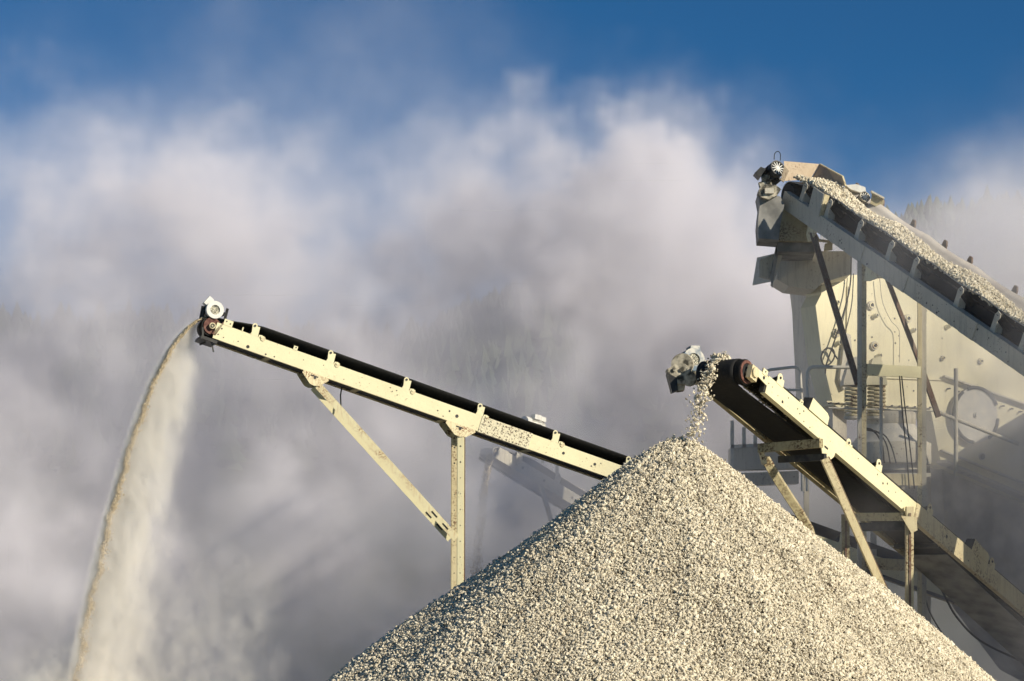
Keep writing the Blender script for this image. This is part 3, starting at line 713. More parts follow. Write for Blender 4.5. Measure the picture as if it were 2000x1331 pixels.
# drive motor at the head, near side, with its cable loop and gearbox
ax = Vector((.42,-.86,.30)).normalized(); mc = PR(1520, 328, 37.75)
motor('motor', R_, mc, ax, .150, .40, fan_m=M_MATTE, body_m=M_DARK, spokes=12, box=False)
b = MB().mat(M_CABLE); b.tube(catmull([PR(1512, 312, 37.8), PR(1513, 301, 37.8), PR(1519, 296, 37.8), PR(1524, 301, 37.8), PR(1524, 314, 37.8)], 5), .008, 6); b.build('cable', None, R_)
b = MB().mat(M_CAST)
b.cyl(PR(1490, 352, 37.95), PR(1506, 350, 37.9), .11, 16); b.cyl(PR(1484, 366, 37.9), PR(1496, 362, 37.9), .09, 12)
b.prism([PR(x_, y_, 37.65) for x_, y_ in ((1484,368),(1496,360),(1516,362),(1526,370),(1518,382),(1502,390),(1488,386),(1481,376))], (0, .3, 0))
b.build('gearbox', None, R_)
b = MB().mat(M_GREY); b.prism([PR(x_, y_, 37.6) for x_, y_ in ((1494,368),(1511,367),(1512,378),(1494,378))], (0, .1, .0)); b.build('cover_plate', None, R_); b = MB().mat(M_DARK); b.prism([PR(x_, y_, 37.7) for x_, y_ in ((1474,338),(1486,326),(1496,330),(1484,348))], (0, .3, 0)); b.build('motor_mount', None, R_); b = MB().mat(M_TAN); b.prism([PR(x_, y_, 37.62) for x_, y_ in ((1532,324),(1541,334),(1531,356),(1525,352))], (0, .05, 0)); b.build('motor_mount', None, R_)
# second drive seen over the far edge
b = MB().mat(M_WHITE); c = PR(1672, 366, 37.6); b.prism([PR(x_, y_, 37.7) for x_, y_ in ((1652,362),(1672,360),(1690,366),(1692,374),(1680,376),(1662,370))], (0, .25, 0)); b.build('gear_cover', None, R_)
motor('motor', R_, PR(1690, 384, 37.35), Vector((.30,-.90,.30)), .10, .30, fan_m=M_DARK, body_m=M_CAST, spokes=10, box=False)
# posts, cross beams and braces
bp = {}
for w, m in ((.03, M_GREY), (Wr+.02, M_CREAM2)):
    s = FR.s_at(1687, .03) if w < .1 else FR.s_at(1687, .03) + .10
    t_ = FR.p(s, w, -.12); bt = Vector((t_.x, t_.y, 0)); bp[w] = (t_, bt)
    b = MB().mat(m); dx = Vector((1,0,0)); dy = Vector((0,1,0))
    b.bar(bt - dx*.035, t_ - dx*.035, .07, .07, dy); b.mat(M_CREAM2 if w < .1 else M_GREY); b.bar(bt + dx*.045 + dy*.02, t_ + dx*.045 + dy*.02, .08, .06, dy)
    b.build('leg', None, R_)
tN, bN = bp[.03]; tF, bF = bp[Wr+.02]
def onpost(t_, py): return Vector((t_.x, t_.y, ZC + (H0-py)/F*t_.y))
for py0, py1, m in ((722, 728, M_CREAM), (936, 938, M_CREAM2), (1100, 1106, M_CREAM2)):
    b = MB().mat(m); b.bar(onpost(tN, py0) + Vector((.09,.03,0)), onpost(tF, py1) + Vector((-.03,-.02,0)), .05, .20); b.build('cross_beam', None, R_)
sB = FR.s_at(1592, .03); pB = FR.p(sB, .03, -.14)
b = MB().mat(M_BROWN); e_ = onpost(tN, 752) - Vector((.06,0,0))
for k in (-.03, .03): b.bar(pB + Vector((k,0,-.08)), e_ + Vector((k,0,0)), .05, .05, (0,1,0))
b.build('brace', None, R_)
b = MB().mat(M_GUSSET); b.prism([FR.p(sB-.12, .0, -.13), FR.p(sB+.16, .0, -.13), FR.p(sB+.10, .0, -.30), FR.p(sB+.02, .0, -.36), FR.p(sB-.08, .0, -.28)], FR.a*.02); b.build('gusset', None, R_)
b = MB().mat(M_BROWN); b.bar(PR(1733, 545, 36.6), PR(1802, 725, 36.9), .05, .07); b.bar(PR(1802, 725, 36.9), PR(1833, 815, 36.95), .06, .09); b.build('brace', None, R_)
s = FR.s_at(1706, .0); b = MB().mat(M_GUSSET); b.prism([FR.p(s-.15, .0, -.13), FR.p(s+.3, .0, -.13), FR.p(s+.05, .0, -.30), FR.p(s-.1, .0, -.36)], FR.a*.015); b.bar(PR(1703, 543, 36.2), PR(1733, 542, 36.9), .05, .03); b.build('gusset', None, R_)

# ================================================================== far conveyor, pale in the dust
FF = Frame(P(972, 884, 49.5), 30, .50)
base = FF.p(4, .4, 0); base.z = 0
X_ = empty('belt_conveyor', base, 'faint grey conveyor far back in the dust, dropping a thin gravel stream', 'conveyor', 'belt conveyors of the quarry plant')
beam(FF, 'side_beam', X_, 0, 8, 0, 0, .26, 1, M_GREY, [(s, 0, .03) for s in (.7, 1.3, 2.1, 3.0)])
beam(FF, 'side_beam', X_, 0, 8, .75, 0, .26, -1, M_GREY)
b = MB().mat(M_RUBBER); b.cyl(FF.p(.04, .08, .02), FF.p(.04, .67, .02), .10, 20); b.build('head_pulley', None, X_)
belt(FF, X_, 8, .08, .67, .11, .02, .04, .30, .16, M_RUBBER, M_BELTTOP)
for k in range(6):
    s = .5 + 1.1*k; bracket(FF, X_, s, -.002, .12, .32, .12, .03, M_GREY, (.22, .16), foot=False)
motor('motor', X_, P(1022, 828, 49.3), Vector((-.75,-.6,.15)), .17, .42, fan_m=M_GRILL, body_m=M_WHITE, cowl_m=M_WHITE)
motor('motor', X_, P(1040, 834, 49.5), Vector((-.55,-.8,.1)), .17, .30, fan_m=M_GRILL, body_m=M_WHITE, cowl_m=M_WHITE)
b = MB().mat(M_GREY)
for p0, p1 in (((1016,846),(1062,858)),((1016,862),(1062,874)),((1018,844),(1018,900)),((1060,858),(1060,905)),((1088,880),(1088,930))): b.bar(P(*p0, 49.6), P(*p1, 49.6), .07, .07, (0,1,0))
b.build('motor_frame', None, X_)
for w in (.05, .70):
    t_ = FF.p(2.4, w, -.12); b = MB().mat(M_GREY); b.bar(Vector((t_.x, t_.y, 0)), t_, .12, .12, (0,1,0)); b.build('leg', None, X_)
b = MB().mat(M_GREY); b.bar(FF.p(1.3, .05, -.12), Vector((FF.p(2.4, .05, 0).x, FF.p(2.4, .05, 0).y, 3.2)), .08, .08); b.build('brace', None, X_)

# ------------------------------------------------------------------ material on the belts and in the air
rng = np.random.default_rng(31)
n = 26000; s = rng.uniform(-.15, 9.0, n); k = rng.uniform(0, 1, n); w = .165 + k*(.66+.04*np.sin(s*2.3)+.03*np.sin(s*7))
heap = .20*np.sin(np.clip((w-.16)/.70, 0, 1)*math.pi)**.8
prof = .25 + .20*np.clip((.40-w)/.26, 0, 1)**1.0
Hh = prof + heap*(1+.25*np.sin(s*3.1)) + rng.normal(0, .012, n)
Hh = np.where(s < .5, Hh - (.5-s)*.12, Hh)
pos = np.array(FR.o)[None] + s[:,None]*np.array(FR.d) + w[:,None]*np.array(FR.a) + Hh[:,None]*np.array(FR.n)
tag(stones('belt_gravel', pos, np.clip(rng.lognormal(math.log(.021), .35, n), .010, .045), rng, M_STONE), 'bed of pale crushed stone riding up the steep right belt', 'gravel', kind='stuff')
dh = Vector((FM.d.x, FM.d.y, 0)).normalized()
n = 1500; s = rng.uniform(s0-.1, s0+2.0, n); w = rng.uniform(.44, .74, n)
pos = np.array(FM.o)[None] + s[:,None]*np.array(FM.d) + w[:,None]*np.array(FM.a) + (.215 + rng.uniform(0, .05, n))[:,None]*np.array(FM.n)
P1 = pos; r1 = np.clip(rng.lognormal(math.log(.022), .3, n), .01, .04)
n = 1500; u = rng.uniform(0, 1, n)**1.7; tt = u*.60; v0 = rng.normal(1.30, .09, n); w = np.clip(rng.normal(.56, .05, n), .44, .70)
start = np.array(FM.o)[None] + (s0-.05)*np.array(FM.d) + w[:,None]*np.array(FM.a) + rng.uniform(.17, .28, n)[:,None]*np.array(FM.n)
aim = np.array([APEX.x-.0, APEX.y]) ; sp = np.clip(tt/.6, 0, 1)[:,None]
pos = start + np.array([-dh.x, -dh.y, 0])[None]*(v0*tt)[:,None] + np.array([0,0,-1])[None]*(.15*tt + 4.9*tt*tt)[:,None] + rng.normal(0, .022, (n, 3))*(1+sp*1.4)
pos[:,0] += (-.06*sp[:,0])
ok = pos[:,2] > heap_z(pos[:,0], pos[:,1]) - .05
pos = pos[ok]; r2 = np.clip(rng.lognormal(math.log(.0155), .4, len(pos)), .006, .034)
tag(stones('falling_gravel', np.concatenate([P1, pos]), np.concatenate([r1, r2]), rng, M_STONE), 'loose stones tumbling off the middle conveyor onto the heap tip', 'gravel', kind='stuff')
# thin far stream
n = 3600; u = rng.uniform(0, 1, n); tt = .05 + u*.95; dF = Vector((FF.d.x, FF.d.y, 0)).normalized(); w = rng.uniform(.15, .6, n)
st = np.array(FF.o)[None] + w[:,None]*np.array(FF.a)*.5 + .08*np.array(FF.n)
pos = st - np.array(dF)[None]*(rng.normal(.62, .06, n)*tt)[:,None] + np.array([0,0,-1])[None]*(4.9*tt*tt)[:,None] + rng.normal(0, .045, (n, 3))*tt[:,None]**.7
tag(stones('distant_gravel_stream', pos, rng.uniform(.012, .026, n), rng, M_SAND, low=True), 'thin dark stream of fine gravel dropping from the faint far conveyor', 'gravel', kind='stuff')

# falling sand on the left
dL = Vector((FL.d.x, FL.d.y, 0)).normalized(); S0 = FL.p(-.12, .33, .22)
def sand_path(t): return np.array(S0)[None] - np.array(dL)[None]*(2.07*t)[:,None] + np.array([0,0,-1])[None]*(.25*t + 4.9*t*t)[:,None]
n = 90000; t = np.sqrt(rng.uniform(0, 1, n))*1.20
g_ = .5+.5*np.sin(t*61+1.3*np.sin(t*17))*np.sin(t*149+2); t = t[rng.uniform(0, 1, n) < np.clip(1.1 - np.clip(t-.2, 0, 1)*1.3*(1-g_), .12, 1)]; n = len(t); w = rng.uniform(-.20, .20, n)
edge_w = .020*np.sin(t*37) + .017*np.sin(t*91+1) + .010*np.sin(t*210)
pos = sand_path(t) + w[:,None]*np.array(FL.a)[None]
pos[:,0] += edge_w*np.clip(t, .1, 1) + rng.exponential(.016, n)*(.3+t*1.2); pos += rng.normal(0, .006, (n, 3))*(1+t)[:,None]
tag(stones('falling_sand', pos, rng.uniform(.007, .015, n), rng, M_SAND, low=True), 'curved ribbon of falling sand off the left conveyor end', 'sand', kind='stuff')
SA = sand_path(np.array([1.13]))[0]
def cone(name, ax_, ay, az, slope, m, lab, cat):
    th = np.linspace(0, 2*math.pi, 72, endpoint=False); rr = np.linspace(.01, az/slope, 26); RR, TT = np.meshgrid(rr, th, indexing='ij')
    Z = az - slope*(np.sqrt(RR**2+.09)-.3) + .04*np.sin(5*TT+2*RR)*np.clip(RR, 0, 1); V = np.stack([ax_+RR*np.cos(TT), ay+RR*np.sin(TT), np.maximum(Z, -.05)], -1).reshape(-1, 3)
    idx = np.arange(26*72).reshape(26, 72); nx_ = np.roll(idx, -1, axis=1)
    o = mesh_np(name, V, np.stack([idx[:-1], idx[1:], nx_[1:], nx_[:-1]], -1).reshape(-1, 4), m, True); return tag(o, lab, cat, kind='stuff')
cone('sand_heap', SA[0]-.1, SA[1], P(0, 1330, SA[1]).z, .65, noisy('fine_sand', (.55,.47,.34), (.68,.60,.45), 9, .95, .3), 'tip of a pale sand heap at the lower left, half lost in dust', 'sand heap')
# ================================================================== the sizing machine behind the feed conveyor
BW = math.radians(27); Q0 = P(1593, 600, 43.5); cW, sW = math.cos(BW), math.sin(BW)
NW = Vector((sW, -cW, 0))                                  # faces the camera and a little to the right
def Wp(px, py, off=0.0):
    """point of the big side plate at a pixel, standing off by off metres towards the viewer"""
    k = (px-1000)/F; o = Vector((Q0.x, Q0.y, 0)) + NW*off
    s = (k*o.y - o.x)/(cW - k*sW); Y = o.y + sW*s
    return P(px, py, Y)
ctr = Wp(1800, 700); S_ = empty('screening_machine', (ctr.x, ctr.y+.8, 0), 'huge cream screening machine with coil springs and a round flywheel cover', 'machine')
b = MB().mat(M_WALL)
poly = [(1593,597),(1605,560),(1652,500),(1661,497),(1661,538),(1740,532),(1830,560),(1960,620),(2120,700),(2120,800),(2000,795),(1990,880),(2120,1030),(1838,905),(1818,800),(1650,800),(1612,790),(1600,720)]
poly = [(1593,597),(1604,575),(1604,497),(1661,497),(1661,538),(1740,532),(1830,560),(1960,620),(2160,720),(2160,1046),(1838,907),(1818,802),(1650,800),(1628,792),(1606,700)]
b.prism([Wp(*p) for p in poly], -NW*.5)
b.build('side_plate', None, S_)
# grey left flank and top chute
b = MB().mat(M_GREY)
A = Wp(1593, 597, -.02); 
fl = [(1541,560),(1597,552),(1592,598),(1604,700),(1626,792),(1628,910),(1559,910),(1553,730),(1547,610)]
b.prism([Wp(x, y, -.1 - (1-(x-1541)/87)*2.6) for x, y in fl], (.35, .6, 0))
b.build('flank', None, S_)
b = MB().mat(M_GREY)
b.prism([P(x, y, 43.7 - (x-1516)/145*.9) for x, y in ((1527,491),(1661,491),(1661,536),(1606,553),(1592,566),(1541,560),(1516,545))], (0, 1.0, 0))
b.build('chute_box', None, S_)
b = MB().mat(M_WALL); b.prism([Wp(x, y, .02) for x, y in ((1606,491),(1661,491),(1661,499),(1606,499))], -NW*1.4); b.build('top_rim', None, S_)
b = MB().mat(M_GREY); b.prism([Wp(x, y, .4) for x, y in ((1483,508),(1519,494),(1513,549),(1483,541))], -NW*.05); b.prism([Wp(x, y, .42) for x, y in ((1519,494),(1528,500),(1513,549),(1510,549))], -NW*.7); b.build('flared_lip', None, S_)
b = MB().mat(M_SHEET); b.prism([Wp(x, y, .5) for x, y in ((1519,470),(1523,480),(1512,540),(1509,562),(1505,541),(1513,500))], -NW*.03); b.build('rubber_flap', None, S_)
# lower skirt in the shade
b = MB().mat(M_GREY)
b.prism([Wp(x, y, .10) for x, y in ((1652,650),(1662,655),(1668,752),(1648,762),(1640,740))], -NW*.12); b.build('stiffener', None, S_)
# bolted bosses and lugs
for x, y, r in ((1700,597,.085),(1771,623,.085),(1706,676,.085),(1632,651,.085),(1626,549,.05),(1914,706,.06),(1840,700,.05)):
    c = Wp(x, y, .0); b = MB().mat(M_GREY); b.cyl(c, c+NW*.05, r, 20); b.mat(M_GUSSET); b.ring(c+NW*.05, NW, r*.45, r*.7, .02, 18); b.mat(M_DARK); b.cyl(c+NW*.05, c+NW*.08, r*.28, 10); b.build('boss', None, S_)
for x, y in ((1704,620),(1711,698),(1778,648),(1631,673),(1628,594),(1847,640)):
    c = Wp(x, y, 0); b = MB().mat(M_WALL); b.cyl(c, c+NW*.06+Vector((.06,0,.03)), .045, 12); b.mat(M_DARK); b.cyl(c+NW*.06+Vector((.06,0,.03)), c+NW*.065+Vector((.063,0,.031)), .03, 10); b.build('lug', None, S_)
# small holes in rows, drips of rust
b = MB().mat(M_DARK)
rh = np.random.default_rng(8)
for k in range(46):
    x, y = rh.uniform(1604, 1990), rh.uniform(560, 780)
    if y < 540 + max(0, x-1740)*.62 + 15: continue
    c = Wp(x, y, .0); b.cyl(c, c+NW*.006, rh.choice([.008,.012,.018]), 8)
b.build('bolt_holes', None, S_)
# welded seams and edge strips of the plate
b = MB().mat(M_WALL)
for a, d, w in (((1640,735),(1838,742),.05),((1655,560),(1652,798),.04),((1796,550),(1800,800),.04),((1838,742),(1990,790),.03),((1612,785),(1818,797),.10)):
    b.bar(Wp(*a, .01), Wp(*d, .01), w, .03) if a[0] != d[0] else None
b.build('seam_strip', None, S_)
b = MB().mat(M_DARK)
for a, d, n_ in (((1618,788),(1812,797),14),((1850,760),(1990,805),9),((1850,912),(1995,972),12)):
    for k in range(n_):
        q = Wp(a[0]+(d[0]-a[0])*k/(n_-1), a[1]+(d[1]-a[1])*k/(n_-1), .0); b.cyl(q, q+NW*.10, .016, 8)
b.build('bolt_row', None, S_)
# hanging cables on the plate
def cable(name, pts, r=.012, off=.12, m=M_CABLE, par=None):
    b = MB().mat(m); b.tube(catmull([Wp(x, y, off) for x, y in pts], 6), r, 6); return b.build(name, None, par or S_)
cable('cable', [(1663,498),(1660,560),(1645,620),(1625,680),(1614,712),(1612,730)], .014)
cable('cable', [(1667,535),(1664,590),(1656,630),(1650,650)], .010)
cable('cable', [(1636,702),(1622,682),(1610,684),(1604,700),(1610,714),(1622,710),(1630,696),(1626,682),(1614,680)], .015)
cable('cable', [(1718,543),(1724,590),(1740,626),(1753,640),(1757,655),(1757,708)], .008, m=M_GREY)
# spring seats and coil springs
for x in (1668, 1712):
    Y = 42.4
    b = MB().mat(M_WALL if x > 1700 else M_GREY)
    b.prism([P(x-7, 700, Y), P(x+8, 696, Y), P(x+21, 745, Y), P(x+21, 752, Y), P(x-20, 752, Y), P(x-20, 745, Y)], (0, .45, 0)); b.build('spring_seat', None, S_)
    b = MB().mat(M_CREAM2); c0 = P(x, 756, Y+.2); c1 = P(x, 814, Y+.2); turns = 8; R = 15.5/F*Y
    pts = [Vector((c0.x+R*math.cos(a), c0.y+R*math.sin(a), c0.z+(c1.z-c0.z)*a/(2*math.pi*turns))) for a in np.linspace(0, 2*math.pi*turns, turns*18)]
    b.tube(pts, .029, 8); b.build('coil_spring', None, S_)
    b = MB().mat(M_DARK); b.cyl(c0, c1, .05, 12); b.build('spring_rod', None, S_)
    b = MB().mat(M_GREY); b.cyl(P(x, 814, Y+.2), P(x, 819, Y+.2), .19, 18); b.build('spring_foot', None, S_)
# flywheel cover, its hub, the rails of the inclined frame
fc = Wp(1898, 812, .0)
b = MB().mat(M_STEEL); b.cyl(fc, fc+NW*.12, .54, 48); fw = b.build('flywheel_cover', None, S_)
b = MB().mat(M_DARK)
for a0, a1 in ((.40,1.95),(2.2,4.6),(-.95,-.1)):
    an = np.linspace(a0, a1, 14); b.tube([fc+NW*.13+Vector((cW,sW,0))*math.cos(a)*.54+Vector((0,0,1))*math.sin(a)*.54 for a in an], .036, 6)
b.build('rim_shade', None, fw)  # dark arcs put in for the shading round the cover
b = MB().mat(M_STEEL); b.cyl(fc+NW*.12, fc+NW*.17, .035, 14); b.ring(fc+NW*.12, NW, .045, .06, .02, 16); b.build('hub', None, fw)
c = Wp(1917, 892, 0); b = MB().mat(M_DARK); b.cyl(c, c+NW*.04, .055, 18); b.mat(M_GREY); b.ring(c, NW, .055, .075, .03, 18); b.build('boss', None, S_)
b = MB().mat(M_GREY)
for (a, d, w, h) in (((1838,902),(2160,1040),.30,.06),((1838,880),(2160,1008),.10,.03),((1843,735),(2160,845),.10,.03)):
    b.bar(Wp(*a, .08), Wp(*d, .08), w, h)
b.build('flange', None, S_)
b = MB().mat(M_SHEET); b.prism([Wp(x, y, -.30) for x, y in ((1838,900),(2160,1040),(2160,1400),(1990,1310),(1900,1190),(1850,1090))], -NW*.6); b.build('under_shade_body', None, S_)  # added dark body standing in for the shade under the machine
# ------------------------------------------------------------------ crusher under the springs
Yc = 42.9; cx = 1738
C0 = P(cx, 990, Yc); K_ = empty('cone_crusher', (C0.x, C0.y, 0), 'dusty domed crusher body standing below the two coil springs', 'crusher')
def lathe(prof, par, name, m, n=48):
    b = MB().mat(m); vs = []; cx_, cy_ = C0.x, C0.y
    for rpx, py in prof:
        r = rpx/F*Yc; z = P(0, py, Yc).z; vs += [Vector((cx_+r*math.cos(2*math.pi*i/n), cy_+r*math.sin(2*math.pi*i/n), z)) for i in range(n)]
    fs = [(k*n+i, k*n+(i+1) % n, (k+1)*n+(i+1) % n, (k+1)*n+i) for k in range(len(prof)-1) for i in range(n)]
    b.add(vs, fs, True); b.add(vs, [tuple(range(n)), tuple(range((len(prof)-1)*n, len(prof)*n))]); return b.build(name, None, par)
lathe([(46,806),(50,808),(50,828),(48,832)], K_, 'top_ring', M_GREY)
lathe([(48,829),(52,836),(60,850),(70,862),(78,868)], K_, 'dome', M_STEEL)
lathe([(79,867),(80,870),(80,905),(78,908)], K_, 'drum', M_GREY)
lathe([(60,908),(60,1010)], K_, 'pedestal', M_GREY)
for k in range(3):
    b = MB().mat(M_CABLE); dx = k*9
    b.tube(catmull([P(1688+dx*.2, 836+k*2, 41.9), P(1706+dx, 842+k*3, 41.8), P(1722+dx, 866+k*2, 41.8), P(1727+dx*1.3, 905, 41.8)], 6), .013 + .004*(k == 0), 6); b.build('hose', None, K_)
# ------------------------------------------------------------------ service platform with its rails
Pq = P(1770, 918, 41.9); G_ = empty('service_platform', (Pq.x, Pq.y, 0), 'grey steel service platform floor below the crusher drum', 'platform')
b = MB().mat(M_DARK); b.prism([P(1712, 925, 41.6), P(1817, 925, 41.8), P(1817, 914, 43.5), P(1700, 914, 43.5)], (0, 0, .03)); b.build('deck', None, G_)
b = MB().mat(M_GREY); b.bar(P(1700, 928, 41.6), P(1817, 928, 41.8), .06, .07); b.build('edge_beam', None, G_)
for xx, yy in ((1706, 41.7), (1812, 43.4)):
    q = P(xx, 930, yy); b = MB().mat(M_GREY); b.bar(Vector((q.x, q.y, 0)), q, .10, .10, (0,1,0)); b.build('leg', None, G_)
def rail(pts, lab, Y, r=.028, posts=(), m=M_STEEL):
    p0 = P(*pts[-1], Y); e = empty('handrail', (p0.x, p0.y, 0), lab, 'handrail', 'pipe handrails of the plant')
    b = MB().mat(m); q = [P(x, y, Y) for x, y in pts]; out = []
    for i, v in enumerate(q):                      # rounded corners
        if 0 < i < len(q)-1:
            a = (q[i-1]-v).normalized(); c = (q[i+1]-v).normalized(); rr = min(.14, (q[i-1]-v).length*.45, (q[i+1]-v).length*.45)
            for t in np.linspace(0, 1, 6): out.append((v+a*rr)*(1-t)**2 + v*2*t*(1-t) + (v+c*rr)*t*t)
        else: out.append(v)
    b.tube(out, r, 8); b.build('pipe', None, e)
    for (x0, y0, x1, y1) in posts:
        b = MB().mat(m); b.tube([P(x0, y0, Y), P(x1, y1, Y)], r*.9, 8); b.build('rail_post', None, e)
    return e
rail([(1488,735),(1500,723),(1562,716),(1567,800),(1567,960)], 'bent pipe handrail left of the sizing machine, behind the middle conveyor', 41.5, posts=((1500,762,1564,762),))
rail([(1577,960),(1577,800),(1577,717),(1668,718)], 'bent pipe handrail in front of the pale machine, ending at the brace', 41.0, .032)
rail([(1618,797),(1838,804)], 'thin horizontal rail running across the two coil springs', 41.3, .014)
rail([(1721,737),(1721,925)], 'upright pipe in front of the right coil spring', 40.9, .030)
rail([(1867,720),(1867,930)], 'upright pipe before the flywheel cover, faded by dust', 41.8, .040, posts=((1838,808,1990,868),), m=M_GREY)
# ------------------------------------------------------------------ hoses hanging from the frame
for k, (pts, lab) in enumerate(((((1757,735),(1762,800),(1770,880),(1776,955)), 'left one of two thin hoses hanging from the upper cross beam'), (((1761,735),(1768,800),(1778,880),(1786,955)), 'right one of two thin hoses hanging from the upper cross beam'))):
    b = MB().mat(M_CABLE); b.tube(catmull([P(x, y, 40.2) for x, y in pts], 5), .011, 6); tag(b.build('hose', None), lab, 'hose', 'hanging hoses')
b = MB().mat(M_CABLE); b.tube(catmull([P(1838,1150,41), P(1868,1205,41), P(1915,1252,41), P(1990,1290,41)], 6), .02, 6); tag(b.build('cable', None), 'thick cable sagging low behind the tail of the middle conveyor', 'cable')
b = MB().mat(M_CABLE); b.tube(catmull([P(1805,1160,41.3), P(1818,1200,41.3), P(1850,1250,41.3), P(1900,1300,41.3)], 6), .014, 6); tag(b.build('cable', None), 'thin cable sagging behind the right flank of the heap', 'cable')
# ------------------------------------------------------------------ head chute hanging below the feed conveyor head
hc = P(1500, 430, 41.9); H_ = empty('discharge_chute', (hc.x, hc.y, hc.z-.9), 'grey battered discharge chute under the raised head of the right conveyor', 'chute')
b = MB().mat(M_SHEET)
left = [(1480,378),(1484,400),(1482,416),(1480,436),(1482,466),(1521,469),(1524,440),(1532,400),(1524,384),(1500,380)]
b.prism([P(x, y, 41.75) for x, y in left], (.05, .9, 0)); b.build('rubber_curtain', None, H_)
b = MB().mat(M_OLIVE); b.prism([P(x, y, 42.0) for x, y in ((1524,404),(1532,395),(1584,438),(1600,465),(1600,472),(1520,470))], (.1, 1.1, 0)); b.build('throat', None, H_)
b = MB().mat(M_SHEET); b.prism([P(x, y, 42.2) for x, y in ((1519,468),(1592,468),(1592,492),(1519,492))], (.1, 1.2, 0)); b.build('collar', None, H_)
b = MB().mat(M_CREAM2); b.bar(P(1588, 468, 41.2), P(1628, 474, 41.4), .05, .04); b.prism([P(x, y, 41.4) for x, y in ((1612,476),(1626,474),(1626,488),(1610,490))], (0, .1, 0)); b.build('bracket', None, H_)
# ------------------------------------------------------------------ faint cabin frame left of the plant
Yk = 46.0; q = P(1490, 900, Yk); T_ = empty('equipment_frame', (q.x, q.y, 0), 'faint grey steel frame with a panel, half hidden in dust behind the heap', 'steel frame')
b = MB().mat(M_STEEL)
for x0, y0, x1, y1 in ((1430,822,1430,1100),(1453,835,1453,875),(1475,850,1475,876),(1500,860,1500,880),(1428,873,1560,866)): b.bar(P(x0, y0, Yk), P(x1, y1, Yk), .07, .07, (0,1,0))
b.build('frame', None, T_)
b = MB().mat(M_GREY); b.prism([P(x, y, Yk) for x, y in ((1428,875),(1560,868),(1560,915),(1428,918))], (0, .6, 0)); b.prism([P(x, y, Yk+.1) for x, y in ((1432,925),(1560,920),(1560,945),(1432,950))], (0, .4, 0)); b.build('panel', None, T_)
b = MB().mat(M_GREY)
for x0, y0, x1, y1 in ((1575,930,1575,1200),(1540,1085,1600,1120),(1560,1150,1520,1240)): b.bar(P(x0, y0, Yk), P(x1, y1, Yk), .10, .10, (0,1,0))
b.build('brace', None, T_)

# ------------------------------------------------------------------ unseen block added past the right edge to shade the low right yard
e = empty('added_shade_block', (13.8, 40.0, 0), 'tall grey block with a roof, added unseen at the right to cast shade', 'building')
I4 = Matrix.Identity(4)
b = MB().mat(M_GREY); b.box(I4, (12.5, 33.6, 0), (16.0, 46.5, 8.6)); b.build('wall', None, e)
b = MB().mat(M_SHEET); b.prism([(12.3,33.4,8.6),(16.2,33.4,8.6),(16.2,33.4,8.7),(14.2,33.4,9.3),(12.3,33.4,8.7)], (0, 13.5, 0)); b.build('roof', None, e)
b = MB().mat(M_DARK); b.box(I4, (13.0, 33.56, .1), (15.2, 33.62, 3.6)); b.build('door', None, e)
# ------------------------------------------------------------------ dust
# how much dust stands along each part of the background (rows: top to bottom every 100 px, columns: every 100 px)
TAU = """
0.02 0.02 0.03 0.05 0.10 0.09 0.07 0.07 0.09 0.07 0.02 0.00 0.00 0.00 0.00 0.00 0.00 0.00 0.00 0.00 0.00
0.05 0.06 0.08 0.10 0.14 0.13 0.16 0.18 0.18 0.14 0.05 0.02 0.01 0.00 0.00 0.00 0.00 0.00 0.00 0.00 0.00
0.10 0.14 0.22 0.32 0.34 0.20 0.18 0.20 0.18 0.20 0.12 0.14 0.12 0.10 0.06 0.00 0.00 0.00 0.01 0.02 0.04
0.60 1.00 1.60 2.00 2.10 1.20 0.60 0.50 0.90 1.30 1.40 2.10 2.50 2.60 1.90 0.25 0.03 0.02 0.15 0.40 0.45
1.20 2.00 2.40 2.00 2.60 2.20 1.10 0.80 1.60 2.50 2.90 3.00 2.90 3.00 2.80 1.10 0.40 0.30 0.50 2.20 2.80
1.90 2.10 1.80 1.30 1.70 1.70 1.20 1.30 2.00 2.20 1.80 1.80 2.60 2.70 2.60 1.70 1.20 1.80 3.20 4.00 4.00
2.40 2.50 2.00 1.30 1.50 1.80 1.90 1.90 1.60 0.75 0.30 0.60 1.90 2.10 2.00 1.60 1.30 1.90 3.20 3.60 3.60
2.60 2.60 2.20 1.60 1.50 1.80 2.10 2.00 1.20 0.50 0.35 0.60 1.40 1.80 1.60 1.30 1.10 1.30 1.80 2.00 2.00
1.90 1.90 1.90 1.50 1.30 1.50 1.80 1.80 1.40 0.90 0.75 0.90 1.20 1.20 1.10 0.90 0.80 0.80 0.90 1.00 1.10
1.50 1.55 1.70 1.40 1.15 1.20 1.50 1.60 1.40 1.00 0.90 0.90 0.90 0.90 0.80 0.70 0.60 0.60 0.50 0.60 0.70
1.30 1.35 1.50 1.30 1.05 .90 1.00 1.10 1.10 0.90 0.85 0.80 0.70 0.70 0.60 0.50 0.45 0.40 0.35 0.35 0.35
1.15 1.25 1.45 1.30 1.00 0.95 0.85 0.80 0.80 0.75 0.75 0.70 0.60 0.60 0.50 0.40 0.35 0.30 0.30 0.30 0.30
1.15 1.25 1.45 1.30 1.00 0.90 0.75 0.70 0.70 0.70 0.70 0.60 0.60 0.60 0.50 0.40 0.30 0.25 0.25 0.25 0.25
1.15 1.25 1.45 1.30 1.00 0.90 0.75 0.70 0.70 0.70 0.70 0.60 0.60 0.60 0.50 0.40 0.30 0.25 0.25 0.25 0.25
"""
TAU = np.array([[float(x) for x in r.split()] for r in TAU.strip().split('\n')], dtype=np.float32)
